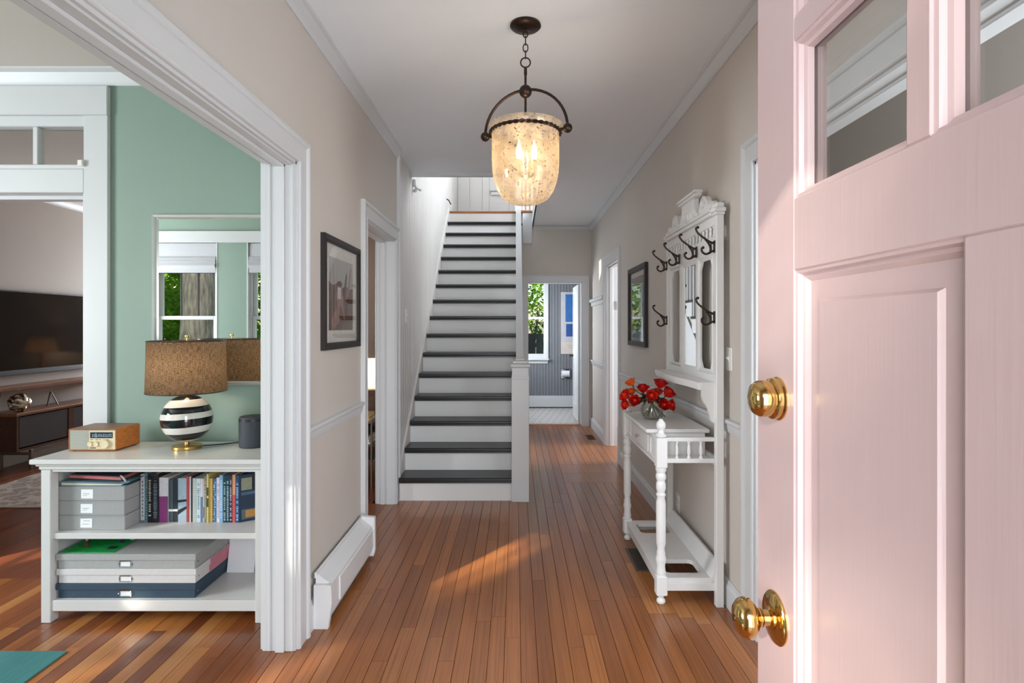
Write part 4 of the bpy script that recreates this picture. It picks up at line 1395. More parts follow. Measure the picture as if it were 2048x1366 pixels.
# =================================================================== FRAMED PICTURES
def wall_frame(name, label, cat, x, sgn, y0, y1, z0, z1, fw, fd=.025):
    t = thing(name, label, cat, (x, (y0 + y1) / 2, z0))
    MB().frame(y0 + fw, y1 - fw, z0 + fw, z1 - fw, [(0, .004), (0, fd * .8), (fw * .3, fd), (fw, fd * .9), (fw, 0), (0, 0)], lambda a, b_, v: (x + sgn * v, a, b_)).build('frame', frame_dark, t)
    return t
sep_lt = P('sepia_sky_print', C(178, 172, 164), .8, var=.05, vscale=4)
sep_md = P('sepia_field_print', C(108, 78, 66), .8, var=.5, vscale=40)
sep_dk = P('sepia_shadow_print', C(70, 48, 42), .8, var=.4, vscale=40)
sep_pk = P('sepia_figure_print', C(158, 116, 100), .8, var=.3, vscale=50)
sep_wh = P('sepia_white_print', C(214, 206, 198), .8, var=.05)
t = wall_frame('framed_photograph', 'sepia photograph of two figures, dark frame and wide mat, left hall wall', 'picture', XL, 1, 2.80, 3.45, 1.300, 1.887, .036)
bx(XL + .001, XL + .006, 2.83, 3.42, 1.33, 1.857).build('mat_board', mat_board, t)
def flat(poly, x_):            # print layer: u 0..1 across, v 0..1 up the picture
    a0, a1, b0, b1 = 2.905, 3.335, 1.400, 1.785
    m = MB()
    m.prism([(a0 + u * (a1 - a0), b0 + v * (b1 - b0)) for u, v in poly], 'x', XL + .006, x_)
    return m
L = []
L.append((flat([(0, 0), (1, 0), (1, 1), (0, 1)], XL + .0062), sep_lt))
L.append((flat([(0, 0), (1, 0), (1, .62), (.85, .60), (.7, .64), (.5, .60), (.3, .65), (.15, .62), (0, .66)], XL + .0064), sep_md))
L.append((flat([(.30, .10), (.36, .10), (.42, .34), (.48, .34), (.60, .14), (.66, .16), (.58, .40), (.56, .56), (.50, .62), (.34, .62), (.28, .52), (.32, .36)], XL + .0066), sep_pk))
L.append((flat([(.33, .44), (.48, .44), (.47, .60), (.34, .60)], XL + .0068), sep_wh))
L.append((flat([(.32, .62), (.50, .62), (.52, .67), (.43, .70), (.31, .67)], XL + .0068), sep_dk))
L.append((flat([(.56, .48), (.66, .52), (.74, .78), (.72, .84), (.68, .80), (.62, .64), (.54, .56)], XL + .0067), sep_dk))
L.append((flat([(.70, .44), (.80, .50), (.90, .80), (.92, .92), (.86, .90), (.80, .66), (.72, .54)], XL + .0067), sep_pk))
L.append((flat([(.15, .0), (.42, .12), (.34, .30), (.18, .24), (.10, .12)], XL + .0065), sep_pk))
for m_, mm in L:
    m_.build('print_layer', mm, t)
bx(XL + .010, XL + .012, 2.83, 3.42, 1.33, 1.857).build('glass', pic_glass, t)

t = wall_frame('framed_print', 'black-framed print on the right wall, green and blue outdoor reflection painted in', 'picture', XR, -1, 4.63, 5.34, 1.248, 1.95, .042, .03)
bx(XR - .006, XR - .001, 4.66, 5.31, 1.28, 1.92).build('mat_board', mat_board, t)
gp, nt, out = nodes('print_painted_reflection')
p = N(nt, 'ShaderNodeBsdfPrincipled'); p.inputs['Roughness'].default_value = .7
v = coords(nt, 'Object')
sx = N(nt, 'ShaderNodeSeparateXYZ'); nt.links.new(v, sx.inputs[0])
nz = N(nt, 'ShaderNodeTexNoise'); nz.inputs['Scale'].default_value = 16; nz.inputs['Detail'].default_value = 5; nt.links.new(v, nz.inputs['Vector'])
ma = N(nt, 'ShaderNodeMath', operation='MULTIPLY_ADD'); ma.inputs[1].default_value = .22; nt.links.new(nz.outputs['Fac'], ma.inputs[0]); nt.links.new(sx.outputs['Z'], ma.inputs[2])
cr = ramp(nt, ma.outputs[0], [(.10, C(176, 196, 206)), (.24, C(150, 176, 190)), (.27, C(86, 108, 74)), (.38, C(120, 110, 84)), (.45, C(84, 100, 62)), (.52, C(112, 140, 136)), (.60, C(96, 112, 70)), (.68, C(104, 78, 56)), (.78, C(140, 132, 84))])  # outdoor reflection painted into the print as green, brown and blue bands
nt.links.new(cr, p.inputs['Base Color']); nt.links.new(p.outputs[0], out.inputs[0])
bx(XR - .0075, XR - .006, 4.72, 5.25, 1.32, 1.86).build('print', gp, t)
bx(XR - .012, XR - .010, 4.67, 5.30, 1.285, 1.915).build('glass', pic_glass, t)

# =================================================================== BOOKCASE
bc = thing('bookcase', 'low white two-shelf bookcase against the sage green wall', 'bookcase', (-1.74, 2.9, 0))
BX0, BX1, BY0, BY1 = -2.272, -1.202, 2.708, 3.10
W = P('white_bookcase_paint', C(222, 220, 217), .28, var=.015, vscale=8)
boxes([(BX0, BX0 + .047, BY0, BY0 + .05, 0, .735), (BX1 - .045, BX1, BY0, BY0 + .05, 0, .735), (BX0, BX0 + .047, BY1 - .05, BY1, 0, .735), (BX1 - .045, BX1, BY1 - .05, BY1, 0, .735)][:1], b=.003).build('leg', W, bc)
for a in ((BX1 - .045, BX1, BY0, BY0 + .05, 0, .735), (BX0, BX0 + .047, BY1 - .05, BY1, 0, .735), (BX1 - .045, BX1, BY1 - .05, BY1, 0, .735)):
    bx(*a, b=.003).build('leg', W, bc)
bx(BX0 + .010, BX0 + .030, BY0 + .05, BY1 - .05, .054, .735).build('side_panel', W, bc)
bx(BX1 - .030, BX1 - .010, BY0 + .05, BY1 - .05, .054, .735).build('side_panel', W, bc)
bx(BX0 + .047, BX1 - .045, BY1 - .02, BY1 - .008, .054, .735).build('back_panel', W, bc)
bx(BX0 + .047, BX1 - .045, BY0 + .006, BY0 + .026, .722, .745, b=.002).build('top_rail', W, bc)
bx(BX0 + .028, BX1 - .028, BY0 + .012, BY1 - .02, .398, .4265, b=.002).build('shelf', W, bc)
bx(BX0 + .028, BX1 - .028, BY0 + .026, BY1 - .02, .080, .106).build('bottom_shelf', W, bc)
bx(BX0 + .047, BX1 - .045, BY0 + .006, BY0 + .026, .054, .106, b=.002).build('bottom_rail', W, bc)
bx(BX0 - .006, BX1 + .006, BY0 - .006, BY1, .735, .752, b=.004).build('cornice', W, bc)
bx(BX0 - .018, BX1 + .016, BY0 - .014, BY1 + .004, .752, .764, b=.005).build('cornice', W, bc)
bx(BX0 - .036, BX1 + .030, BY0 - .026, BY1 + .01, .764, .788, b=.004).build('top_board', W, bc)

# ---- grey archive boxes on the upper shelf
grey_box = P('grey_linen_board', C(166, 165, 164), .85, var=.04, vscale=80, bump=.2, bscale=300)
for k in range(3):
    z0 = .4268 + k * .0711
    lb = ('bottom', 'middle', 'top')[k]
    t = thing('archive_box', f'grey linen archive box with white label, {lb} of the upper-shelf stack', 'box', (-2.07, 2.9, z0), 'grey archive boxes on the upper shelf')
    dx = (.002, -.001, .0)[k]
    bx(-2.2326 + dx, -1.908 + dx, 2.762, 3.06, z0, z0 + .0695, b=.002).build('box_body', grey_box, t)
    bx(-2.235 + dx, -1.9055 + dx, 2.759, 3.062, z0 + .066, z0 + .0708, b=.001).build('lid', grey_box, t)
    cx = -2.094 + .002 * k
    card = bx(cx - .029, cx + .029, 2.7605, 2.762, z0 + .012, z0 + .056).build('label_card', paper_white, t)
    boxes([(cx - .018, cx + .012, 2.7598, 2.7605, z0 + .034, z0 + .0365), (cx - .018, cx + .002, 2.7598, 2.7605, z0 + .026, z0 + .0275)] if k else
          [(cx - .012, cx + .018, 2.7598, 2.7605, z0 + .044, z0 + .0465), (cx - .018, cx + .014, 2.7598, 2.7605, z0 + .028, z0 + .0305)]).build('faint_writing', ink_grey, card)
zt = .4268 + 3 * .0711
teal_cover = P('teal_folder_card', C(96, 126, 136), .7, var=.06, vscale=20)
pink_cover = P('salmon_notebook_cover', C(206, 116, 116), .6, var=.05, vscale=20)
t = thing('folder', 'teal folder with cream pages on top of the grey archive boxes', 'folder', (-2.05, 2.9, zt))
MB().prism([(-2.225, zt), (-1.90, zt), (-1.895, zt + .003), (-2.228, zt + .004)], 'y', 2.765, 3.05).build('lower_cover', teal_cover, t)
MB().prism([(-2.220, zt + .004), (-1.93, zt + .0035), (-1.915, zt + .010), (-2.222, zt + .018)], 'y', 2.768, 3.04).build('pages', paper, t)
MB().prism([(-2.230, zt + .018), (-1.915, zt + .0102), (-1.88, zt + .022), (-1.885, zt + .025), (-1.94, zt + .017), (-2.215, zt + .026)], 'y', 2.762, 3.05).build('upper_cover', teal_cover, t)
t = thing('notebook', 'salmon pink notebook lying on the teal folder', 'notebook', (-2.05, 2.9, zt + .026))
mbn = MB()
mbn.M = Matrix.Translation((-2.07, 2.91, zt + .028)) @ Matrix.Rotation(R(2.6), 4, 'Y')
mbn.box(-.128, .128, -.125, .125, 0, .016, b=.002)
mbn.build('cover', pink_cover, t)
mbn = MB()
mbn.M = Matrix.Translation((-2.07, 2.91, zt + .028)) @ Matrix.Rotation(R(2.6), 4, 'Y')
mbn.box(-.12, .1275, -.1256, .12, .0165, .020)
mbn.build('dark_band', P('dark_notebook_edge', C(60, 56, 70), .6), t)
MB().tube(sm([(-1.938, 2.775, zt + .050), (-1.92, 2.772, zt + .038), (-1.90, 2.768, zt + .014)]), [.002, .003, .004, .0045, .005, .005, .004, .003, .0015], 6).build('ribbon', P('pale_grey_ribbon', C(196, 192, 190), .6), loc=(-1.92, 2.77, zt), label='pale grey ribbon hanging from the stack of folders', cat='ribbon', smooth=True)

# ---- books -------------------------------------------------------------------
SH = .4267
def X_(px, Y_=2.868):
    return (px - 1031) * Y_ / 1132
BK = [  # px0, px1, height, front offset, cover rgb, marks, label
    (281, 289.2, .245, 0, (206, 206, 208), ('band', (120, 122, 134)), 'pale grey spined book, leftmost beside the archive boxes'),
    (289.2, 295, .248, 0, (98, 140, 152), ('mot', (52, 82, 98)), 'teal mottled book, second from the archive boxes'),
    (295, 304, .243, 0, (22, 28, 36), ('txt', (206, 198, 170)), 'black book with large cream lettering'),
    (304, 317, .246, 0, (30, 28, 34), ('txt', (120, 136, 152)), 'thick black book with grey-blue lettering'),
    (317, 335, .226, .004, (230, 226, 232), ('two', (146, 62, 128)), 'thick white book with purple lower spine'),
    (335, 344, .214, .008, (74, 88, 98), ('belt', (238, 238, 236)), 'slate book with a white band, left of the pair'),
    (344, 353.5, .216, .008, (40, 42, 54), ('belt', (238, 238, 236)), 'dark navy book with a white band, right of the pair'),
    (353.5, 371, .222, .008, (158, 180, 194), ('blk', (22, 28, 38)), 'thick pale blue book with black slanted stripes'),
    (371, 377.5, .232, .006, (172, 66, 70), None, 'red spined book, taller than its neighbours'),
    (377.5, 380, .231, .006, (232, 226, 222), None, 'very thin white book beside the red one'),
    (380, 383.5, .232, .006, (48, 46, 56), None, 'thin dark book right of the red one'),
    (383.5, 391, .222, .006, (190, 194, 184), None, 'plain pale grey-green book in mid-row'),
    (391, 399.5, .221, .006, (206, 218, 224), ('txt', (120, 136, 150)), 'pale blue-white book in mid-row'),
    (399.5, 404, .220, .006, (214, 214, 218), ('two', (92, 132, 164)), 'thin book, white above and blue below'),
    (404, 408, .220, .006, (222, 186, 178), ('mark', (122, 58, 66)), 'thin peach book in mid-row'),
    (408, 413, .238, 0, (132, 130, 120), ('txt', (190, 190, 170)), 'grey-brown book before the yellow ones'),
    (413, 417, .246, 0, (214, 196, 118), ('oliv', (72, 78, 46)), 'yellow and olive patterned book'),
    (417, 424, .222, .004, (212, 172, 88), None, 'solid ochre yellow book in the row'),
    (424, 432, .220, .006, (70, 112, 150), ('mot', (150, 190, 220)), 'bright blue mottled book'),
    (432, 438.5, .226, .004, (226, 216, 222), ('txt', (180, 150, 168)), 'pinkish white book beside the light blue one'),
    (438.5, 446, .240, 0, (132, 174, 206), ('txt', (200, 224, 240)), 'light blue book before the dark teal volumes'),
    (446, 452.3, .238, 0, (24, 66, 82), ('num', (178, 206, 200)), 'dark teal series volume, first of three'),
    (452.3, 458.4, .238, 0, (22, 62, 80), ('num', (186, 206, 206)), 'dark teal series volume, second of three'),
    (458.4, 464.6, .238, 0, (48, 52, 72), ('num', (196, 196, 212)), 'dark slate series volume, third of three'),
    (464.6, 471, .242, 0, (222, 150, 106), ('two', (202, 84, 84)), 'orange book with red foot among the series volumes'),
    (471, 478, .238, 0, (36, 72, 116), ('num', (176, 204, 226)), 'navy blue series volume right of the orange book'),
]
brng = random.Random(3)
_mc = {}
def bmat(rgb, rough=.5):
    k = tuple(rgb)
    if k not in _mc:
        _mc[k] = P('book_cloth_%d_%d_%d' % k, C(*rgb), rough, var=.08, vscale=60)
    return _mc[k]
for (p0, p1, h, fo, rgb, mk, lb) in BK:
    yfr = 2.868 + fo * 1.2
    x0, x1 = X_(p0) + .0006, X_(p1) - .0006
    dep = brng.uniform(.15, .175)
    t = thing('book', lb, 'book', ((x0 + x1) / 2, yfr, SH), 'books on the upper shelf')
    ct = min(.0022, (x1 - x0) * .2)
    cm = bmat(rgb)
    cv = boxes([(x0, x1, yfr, yfr + .003, SH, SH + h), (x0, x0 + ct, yfr + .003, yfr + dep, SH, SH + h), (x1 - ct, x1, yfr + .003, yfr + dep, SH, SH + h)]).build('cover', cm, t)
    bx(x0 + ct, x1 - ct, yfr + .003, yfr + dep - .003, SH + .003, SH + h - .003).build('pages', paper, t)
    if mk:
        kind, c2 = mk
        m = MB()
        w_ = x1 - x0
        xm = (x0 + x1) / 2
        ya, yb = yfr - .0006, yfr
        if kind == 'two':
            m.box(x0, x1, ya, yb, SH, SH + h * .58)
        elif kind == 'belt':
            m.box(x0 - .0002, x1 + .0002, yfr - .0014, yb, SH + h * .25, SH + h * .30)
        elif kind == 'band':
            m.box(x0, x1, ya, yb, SH, SH + .012)
            for k in range(10):
                z = SH + .03 + k * .019
                m.box(xm - w_ * .16, xm + w_ * .18, ya, yb, z, z + .010)
        elif kind == 'blk':
            m.prism([(x0, SH + h * .44), (x1, SH + h * .47), (x1, SH + h * .52), (x0, SH + h * .50)], 'y', ya, yb)
            m.prism([(x0, SH + h * .16), (x0, SH + h * .27), (x1, SH + h * .36), (x1, SH + h * .30)], 'y', ya, yb)
        elif kind == 'oliv':
            m.box(x0, x1, ya, yb, SH + h * .55, SH + h * .72)
            m.box(x0, x1, ya, yb, SH + h * .32, SH + h * .50)
        elif kind == 'mark':
            m.box(xm - w_ * .2, xm + w_ * .25, ya, yb, SH + h * .10, SH + h * .35)
        elif kind == 'mot':
            for k in range(16):
                z = SH + .01 + k * (h - .02) / 16
                a = brng.uniform(.05, .5)
                m.box(x0 + w_ * a, x0 + w_ * min(1, a + brng.uniform(.2, .5)), ya, yb, z, z + brng.uniform(.004, .011))
        else:
            z = SH + .022
            while z < SH + h - .025:
                e_ = brng.uniform(.004, .009)
                if brng.random() < .85:
                    a = brng.uniform(.18, .32)
                    m.box(x0 + w_ * a, x0 + w_ * (1 - a), ya, yb, z, z + e_ * .7)
                z += e_ + .002
            if kind == 'num':
                m.lathe([(w_ * .28, ya), (w_ * .28, yb)], (xm, 0, SH + .014), 'y', 10)
        if m.v:
            m.build('spine_print', bmat(c2), cv)
# angled navy picture book at the end of the row
t = thing('book', 'large navy picture book, last in the row, turned to show its cover', 'book', (-1.36, 2.88, SH), 'books on the upper shelf')
M = Matrix.Translation((X_(478.6), 2.866, SH)) @ Matrix.Rotation(R(38), 4, 'Z')
def tb(*a, b=0):
    m = MB(); m.M = M; m.box(*a, b=b); return m
cv = tb(0, .155, 0, .003, 0, .238).build('cover', bmat((24, 46, 72)), t)
tb(.0, .155, .016, .019, 0, .238).build('cover', bmat((24, 46, 72)), t)
tb(.003, .152, .003, .016, .003, .235).build('pages', paper, t)
tb(.01, .15, -.0006, 0, .135, .150).build('cover_print', bmat((70, 100, 124)), cv)
tb(.01, .06, -.0007, 0, .160, .222).build('cover_print', bmat((146, 148, 124)), cv)
tb(.06, .15, -.0006, 0, .158, .232).build('cover_print', bmat((22, 22, 34)), cv)
tb(.012, .15, -.0006, 0, .012, .062).build('cover_print', bmat((88, 104, 110)), cv)
tb(.03, .085, -.0009, 0, .020, .056).build('cover_print', bmat((196, 136, 66)), cv)

# ---- flat boxes on the lower shelf
navy = P('navy_linen_board', C(58, 76, 92), .8, var=.06, vscale=60, bump=.2, bscale=300)
white_box = P('white_linen_board', C(222, 218, 216), .8, var=.03, vscale=60, bump=.2, bscale=300)
rose_side = P('rose_pink_side', C(216, 132, 146), .8, var=.05, vscale=30)
grey2 = P('light_grey_linen_board', C(174, 174, 172), .85, var=.04, vscale=80, bump=.2, bscale=300)
for k, (mm, lb) in enumerate(((navy, 'wide flat navy storage box, bottom of the lower-shelf stack'), (white_box, 'wide flat white storage box with pink side, between grey and navy boxes'), (grey2, 'wide flat light grey storage box, top of the lower-shelf stack'))):
    z0 = .1063 + k * .0713
    t = thing('storage_box', lb, 'box', (-1.89, 2.88, z0), 'flat storage boxes on the lower shelf')
    dx = (0, .003, .001)[k]
    x0, x1 = -2.217 + dx, -1.549 + dx
    sl = .30      # the boxes stand a little askew: right side runs back and to the right
    bx(x0 + .004, x1 - .002, 2.738, 3.05, z0, z0 + .044, b=.002).build('base', mm, t)
    bx(x0 - .004, x1 + .004, 2.732, 3.056, z0 + .041, z0 + .0708, b=.002).build('lid', mm, t)
    if k == 1:
        bx(x1 + .0042, x1 + .0052, 2.86, 3.054, z0 + .0415, z0 + .0700).build('side_patch', rose_side, t, label='rose pink patch on the side')
        bx(x1 - .0019, x1 + .0005, 2.86, 3.048, z0 + .001, z0 + .0405).build('side_patch', rose_side, t)  # pink covers only the rear part of the white side
    cx = -1.886
    hf = MB().frame(cx - .024, cx + .024, z0 + .012, z0 + .034, [(0, 0), (0, .003), (.004, .004), (.006, 0)], lambda a, b_, v: (a, 2.738 - v, b_)).build('label_holder', chrome, t, label='metal label holder')
    bx(cx - .024, cx + .024, 2.7366, 2.738, z0 + .012, z0 + .034).build('label_card', paper_white, hf)
    for sg in (-1, 1):
        MB().lathe([(.005, 0), (.005, -.002), (1e-6, -.003)], (cx + sg * .031, 2.738, z0 + .023), 'y', 10).build('rivet', chrome, hf)
    for y in (2.765, 3.03):
        MB().lathe([(.005, 0), (.005, .0015), (1e-6, .003)], (x1 - .002, y, z0 + .026), 'x', 10).build('rivet', chrome, t)
zt = .1063 + 3 * .0713
# toy brick plate
toy_green = P('green_toy_plastic', C(20, 158, 74), .35, var=.04)
t = thing('toy_baseplate', 'green studded toy building plate on the light grey box', 'toy', (-2.08, 2.85, zt))
bx(-2.215, -1.955, 2.752, 3.01, zt - .0002, zt + .0025).build('plate', toy_green, t)
ms = MB()
for i_ in range(32):
    for j in range(30):
        ms.lathe([(.0025, 0), (.0025, .0018)], (-2.211 + i_ * .0081, 2.757 + j * .0083, zt + .0025), 'z', 6)
ms.build('studs', toy_green, t, kind='stuff')
def toyfig(x_, y_, c1, c2, lb):
    t = thing('toy_figure', lb, 'toy', (x_, y_, zt + .0045), 'toys on the green plate')
    z0 = zt + .0045
    boxes([(x_ - .009, x_ - .001, y_ - .005, y_ + .005, z0, z0 + .014), (x_ + .001, x_ + .009, y_ - .005, y_ + .005, z0, z0 + .014)], b=.001).build('legs', bmat(c1), t)
    MB().prism([(x_ - .010, z0 + .014), (x_ + .010, z0 + .014), (x_ + .007, z0 + .028), (x_ - .007, z0 + .028)], 'y', y_ - .004, y_ + .004).build('torso', bmat(c2), t)
    MB().lathe([(.004, .028), (.006, .030), (.006, .039), (.004, .041)], (x_, y_, z0), 'z', 12).build('head', bmat((220, 190, 120)), t)
toyfig(-2.135, 2.82, (120, 66, 48), (86, 52, 44), 'brown toy figure near the left of the green plate')
toyfig(-1.995, 2.87, (34, 36, 60), (46, 50, 96), 'dark blue toy figure on the green plate')
t = thing('toy_brick', 'pale grey toy brick at the back of the green plate', 'toy', (-1.97, 2.91, zt + .0045), 'toys on the green plate')
bx(-1.975, -1.955, 2.90, 2.92, zt + .0045, zt + .02, b=.001).build('brick', bmat((176, 178, 186)), t)
MB().lathe([(.003, .0), (.003, .002)], (-1.965, 2.91, zt + .02), 'z', 8).build('stud', bmat((176, 178, 186)), t)
t = thing('toy_brick', 'flat black toy tile on the front of the green plate', 'toy', (-2.0, 2.80, zt + .0045), 'toys on the green plate')
bx(-2.012, -1.975, 2.785, 2.815, zt + .0045, zt + .008, b=.001).build('tile', black_plastic, t)
# white card standing at the back of the lower shelf
M = Matrix.Translation((-1.44, 3.02, .107)) @ Matrix.Rotation(R(-12), 4, "X")
mbn = MB(); mbn.M = M; mbn.box(-.10, .045, -.002, .0, 0, .19)
mbn.build('card', paper_white, loc=(-1.44, 3.02, .107), label='white card standing behind the flat boxes', cat='card')

# =================================================================== ON THE BOOKCASE
TB = .788
# radio
rd = thing('table_radio', 'wood-cased retro table radio with grey grille and cream dial panel', 'radio', (-2.14, 2.95, TB))
radio_wood = P('honey_walnut_veneer', C(186, 112, 50), .4, var=.25, vscale=9, stretch=(3, 3, 14))
radio_top = P('brown_walnut_veneer', C(142, 100, 76), .42, var=.15, vscale=9, stretch=(2, 14, 3))
rx0, rx1, ry0, ry1, rz0, rz1 = -2.262, -2.020, 2.862, 3.046, TB + .004, TB + .113
t_ = .007
bx(rx1 - t_, rx1, ry0, ry1, rz0, rz1, b=.003).build('side', radio_wood, rd)
bx(rx0, rx0 + t_, ry0, ry1, rz0, rz1, b=.003).build('side', radio_wood, rd)
bx(rx0, rx1 - .001, ry0, ry1, rz1 - t_, rz1 + .0005, b=.003).build('case_top', radio_top, rd)
bx(rx0, rx1, ry0, ry1, rz0, rz0 + t_, b=.003).build('case_bottom', radio_wood, rd)
bx(rx0 + t_, rx1 - t_, ry1 - .01, ry1 - .004, rz0 + t_, rz1 - t_).build('back', black_plastic, rd)
cream_p = P('cream_radio_plastic', C(222, 208, 172), .4, var=.03)
bx(rx0 + t_, rx1 - t_, ry0 + .003, ry0 + .02, rz0 + t_, rz1 - t_).build('face', cream_p, rd)
gr = MB()
gx0, gx1 = rx0 + t_ + .002, rx0 + .100
for k in range(22):
    z = rz0 + t_ + .002 + k * .0042
    gr.box(gx0, gx1, ry0 + .0005, ry0 + .003, z, z + .003)
gr.build('speaker_grille', P('grey_grille', C(170, 172, 164), .5, var=.05), rd, label='grey slatted speaker grille')
dx0, dx1 = rx0 + .110, rx0 + .222
ds = bx(dx0, dx1, ry0 + .001, ry0 + .003, rz1 - .046, rz1 - .016).build('dial_window', P('navy_dial_glass', C(42, 50, 66), .15), rd, label='dark blue tuning dial with pale scale marks')
dm = MB()
drng = random.Random(9)
for zz in (rz1 - .028, rz1 - .037):
    for k in range(11):
        xx = dx0 + .012 + k * .0092
        dm.box(xx, xx + drng.uniform(.003, .006), ry0 + .0004, ry0 + .001, zz - .0016, zz + drng.uniform(.001, .003))
dm.box(dx0 + .012, dx1 - .006, ry0 + .0005, ry0 + .001, rz1 - .0335, rz1 - .0328)
dm.box(dx0 + .029, dx0 + .0305, ry0 + .0003, ry0 + .001, rz1 - .043, rz1 - .019)
dm.build('scale_marks', P('pale_dial_print', C(190, 204, 224), .5), ds)
for (xx, r_, zz) in ((rx0 + .113, .013, rz0 + .034), (rx0 + .143, .013, rz0 + .034), (rx0 + .186, .0225, rz0 + .034)):
    MB().lathe([(r_, .003), (r_, -.008), (r_ * .92, -.010), (r_ * .75, -.0095), (1e-6, -.0095)], (xx, ry0 + .001, zz), 'y', 28).build('knob', cream_p, rd, smooth=True)
boxes([(dx0, dx0 + .014, ry0 + .0022, ry0 + .003, rz0 + .0545, rz0 + .057), (dx0 + .026, dx0 + .040, ry0 + .0022, ry0 + .003, rz0 + .0545, rz0 + .057), (dx0 + .046, dx0 + .052, ry0 + .0022, ry0 + .003, rz0 + .0545, rz0 + .057),
       (dx0 + .064, dx0 + .092, ry0 + .0022, ry0 + .003, rz0 + .0550, rz0 + .0565), (dx0 - .002, dx0 + .028, ry0 + .0020, ry0 + .003, rz0 + .011, rz0 + .0155)]).build('panel_lettering', P('dark_radio_print', C(70, 64, 52), .6), rd, label='tiny dark lettering')
for xx in (rx0 + .02, rx1 - .02):
    for yy in (ry0 + .02, ry1 - .02):
        MB().lathe([(.008, 0), (.008, .005)], (xx, yy, TB), 'z', 10).build('foot', black_plastic, rd)

# table lamp
LX, LY = -1.703, 2.935
lm = thing('table_lamp', 'black and white striped ball table lamp with brown fabric drum shade', 'lamp', (LX, LY, TB))
MB().lathe([(.070, 0), (.071, .004), (.070, .016), (.066, .018), (.030, .020), (.012, .022), (.011, .036), (1e-6, .036)], (LX, LY, TB), 'z', 36).build('foot', brass_satin, lm, smooth=True)
stripe, nt, out = nodes('striped_glazed_ceramic')
p = N(nt, 'ShaderNodeBsdfPrincipled'); p.inputs['Roughness'].default_value = .12; p.inputs['Coat Weight'].default_value = .6; p.inputs['Coat Roughness'].default_value = .05
v = coords(nt, 'Object')
sx = N(nt, 'ShaderNodeSeparateXYZ'); nt.links.new(v, sx.inputs[0])
nz = N(nt, 'ShaderNodeTexNoise'); nz.inputs['Scale'].default_value = 5; nt.links.new(v, nz.inputs['Vector'])
m1 = N(nt, 'ShaderNodeMath', operation='MULTIPLY_ADD'); m1.inputs[1].default_value = .010; nt.links.new(nz.outputs['Fac'], m1.inputs[0]); nt.links.new(sx.outputs['Z'], m1.inputs[2])
m2 = N(nt, 'ShaderNodeMath', operation='MULTIPLY_ADD'); m2.inputs[1].default_value = -.045; nt.links.new(sx.outputs['X'], m2.inputs[0]); nt.links.new(m1.outputs[0], m2.inputs[2])
m3 = N(nt, 'ShaderNodeMapRange'); m3.inputs['From Min'].default_value = .03; m3.inputs['From Max'].default_value = .29; nt.links.new(m2.outputs[0], m3.inputs['Value'])
Wc, Bc = C(238, 232, 224), C(22, 23, 28)
cr = ramp(nt, m3.outputs[0], [(0, Wc), (.105, Bc), (.245, Wc), (.375, Bc), (.53, Wc), (.64, Bc), (.755, Wc), (.885, Bc), (.96, Wc)], 'CONSTANT')
nt.links.new(cr, p.inputs['Base Color']); nt.links.new(p.outputs[0], out.inputs[0])
ball = []
for k in range(25):
    a = math.pi * k / 24
    ball.append((max(1e-6, .122 * math.sin(a)), .157 - .123 * math.cos(a)))
MB().lathe(ball, (LX, LY, TB), 'z', 48).build('ball_body', stripe, lm, smooth=True, label='glossy ceramic ball with black and white bands', ang=80)
MB().lathe([(.015, .272), (.013, .284), (.0045, .288), (.0045, .575), (.011, .578), (.011, .586), (1e-6, .588)], (LX, LY, TB), 'z', 18).build('neck', brass, lm, smooth=True)
shm, nt, out = nodes('brown_linen_shade')
v = coords(nt, 'Object')
sep3 = N(nt, 'ShaderNodeSeparateXYZ'); nt.links.new(v, sep3.inputs[0])
at = N(nt, 'ShaderNodeMath', operation='ARCTAN2'); nt.links.new(sep3.outputs['Y'], at.inputs[0]); nt.links.new(sep3.outputs['X'], at.inputs[1])
cmb = N(nt, 'ShaderNodeCombineXYZ'); nt.links.new(at.outputs[0], cmb.inputs[0]); nt.links.new(sep3.outputs['Z'], cmb.inputs[1])
def weave(sc_):
    vm = N(nt, 'ShaderNodeVectorMath', operation='MULTIPLY'); vm.inputs[1].default_value = sc_; nt.links.new(cmb.outputs[0], vm.inputs[0])
    nz = N(nt, 'ShaderNodeTexNoise'); nz.inputs['Scale'].default_value = 1; nz.inputs['Detail'].default_value = 4; nt.links.new(vm.outputs[0], nz.inputs['Vector'])
    return nz.outputs['Fac']
mm = N(nt, 'ShaderNodeMath', operation='ADD'); nt.links.new(weave((105, 28, 1)), mm.inputs[0]); nt.links.new(weave((10, 420, 1)), mm.inputs[1])
cr = ramp(nt, mm.outputs[0], [(.68, C(84, 68, 54)), (1.0, C(136, 113, 92)), (1.32, C(188, 162, 134))])
cr2 = ramp(nt, mm.outputs[0], [(.72, C(44, 38, 33)), (1.28, C(80, 68, 58))])
tl = N(nt, 'ShaderNodeBsdfTranslucent'); nt.links.new(cr, tl.inputs[0])
df = N(nt, 'ShaderNodeBsdfDiffuse'); nt.links.new(cr2, df.inputs[0])
mx = N(nt, 'ShaderNodeMixShader'); mx.inputs[0].default_value = .30
nt.links.new(df.outputs[0], mx.inputs[1]); nt.links.new(tl.outputs[0], mx.inputs[2]); nt.links.new(mx.outputs[0], out.inputs[0])
SB, STP = 1.084 - TB, 1.345 - TB
MB().shell([(.186, SB), (.180, STP)], (LX, LY, TB), 56).build('shade', shm, lm, smooth=True, label='brown woven fabric drum shade')
for (r_, z) in ((.186, SB), (.180, STP)):
    MB().tube([(LX + r_ * math.cos(a), LY + r_ * math.sin(a), TB + z) for a in [2 * math.pi * k / 56 for k in range(56)]], .0026, 6, True).build('shade_trim', black_plastic, lm, smooth=True)
sp_ = MB()
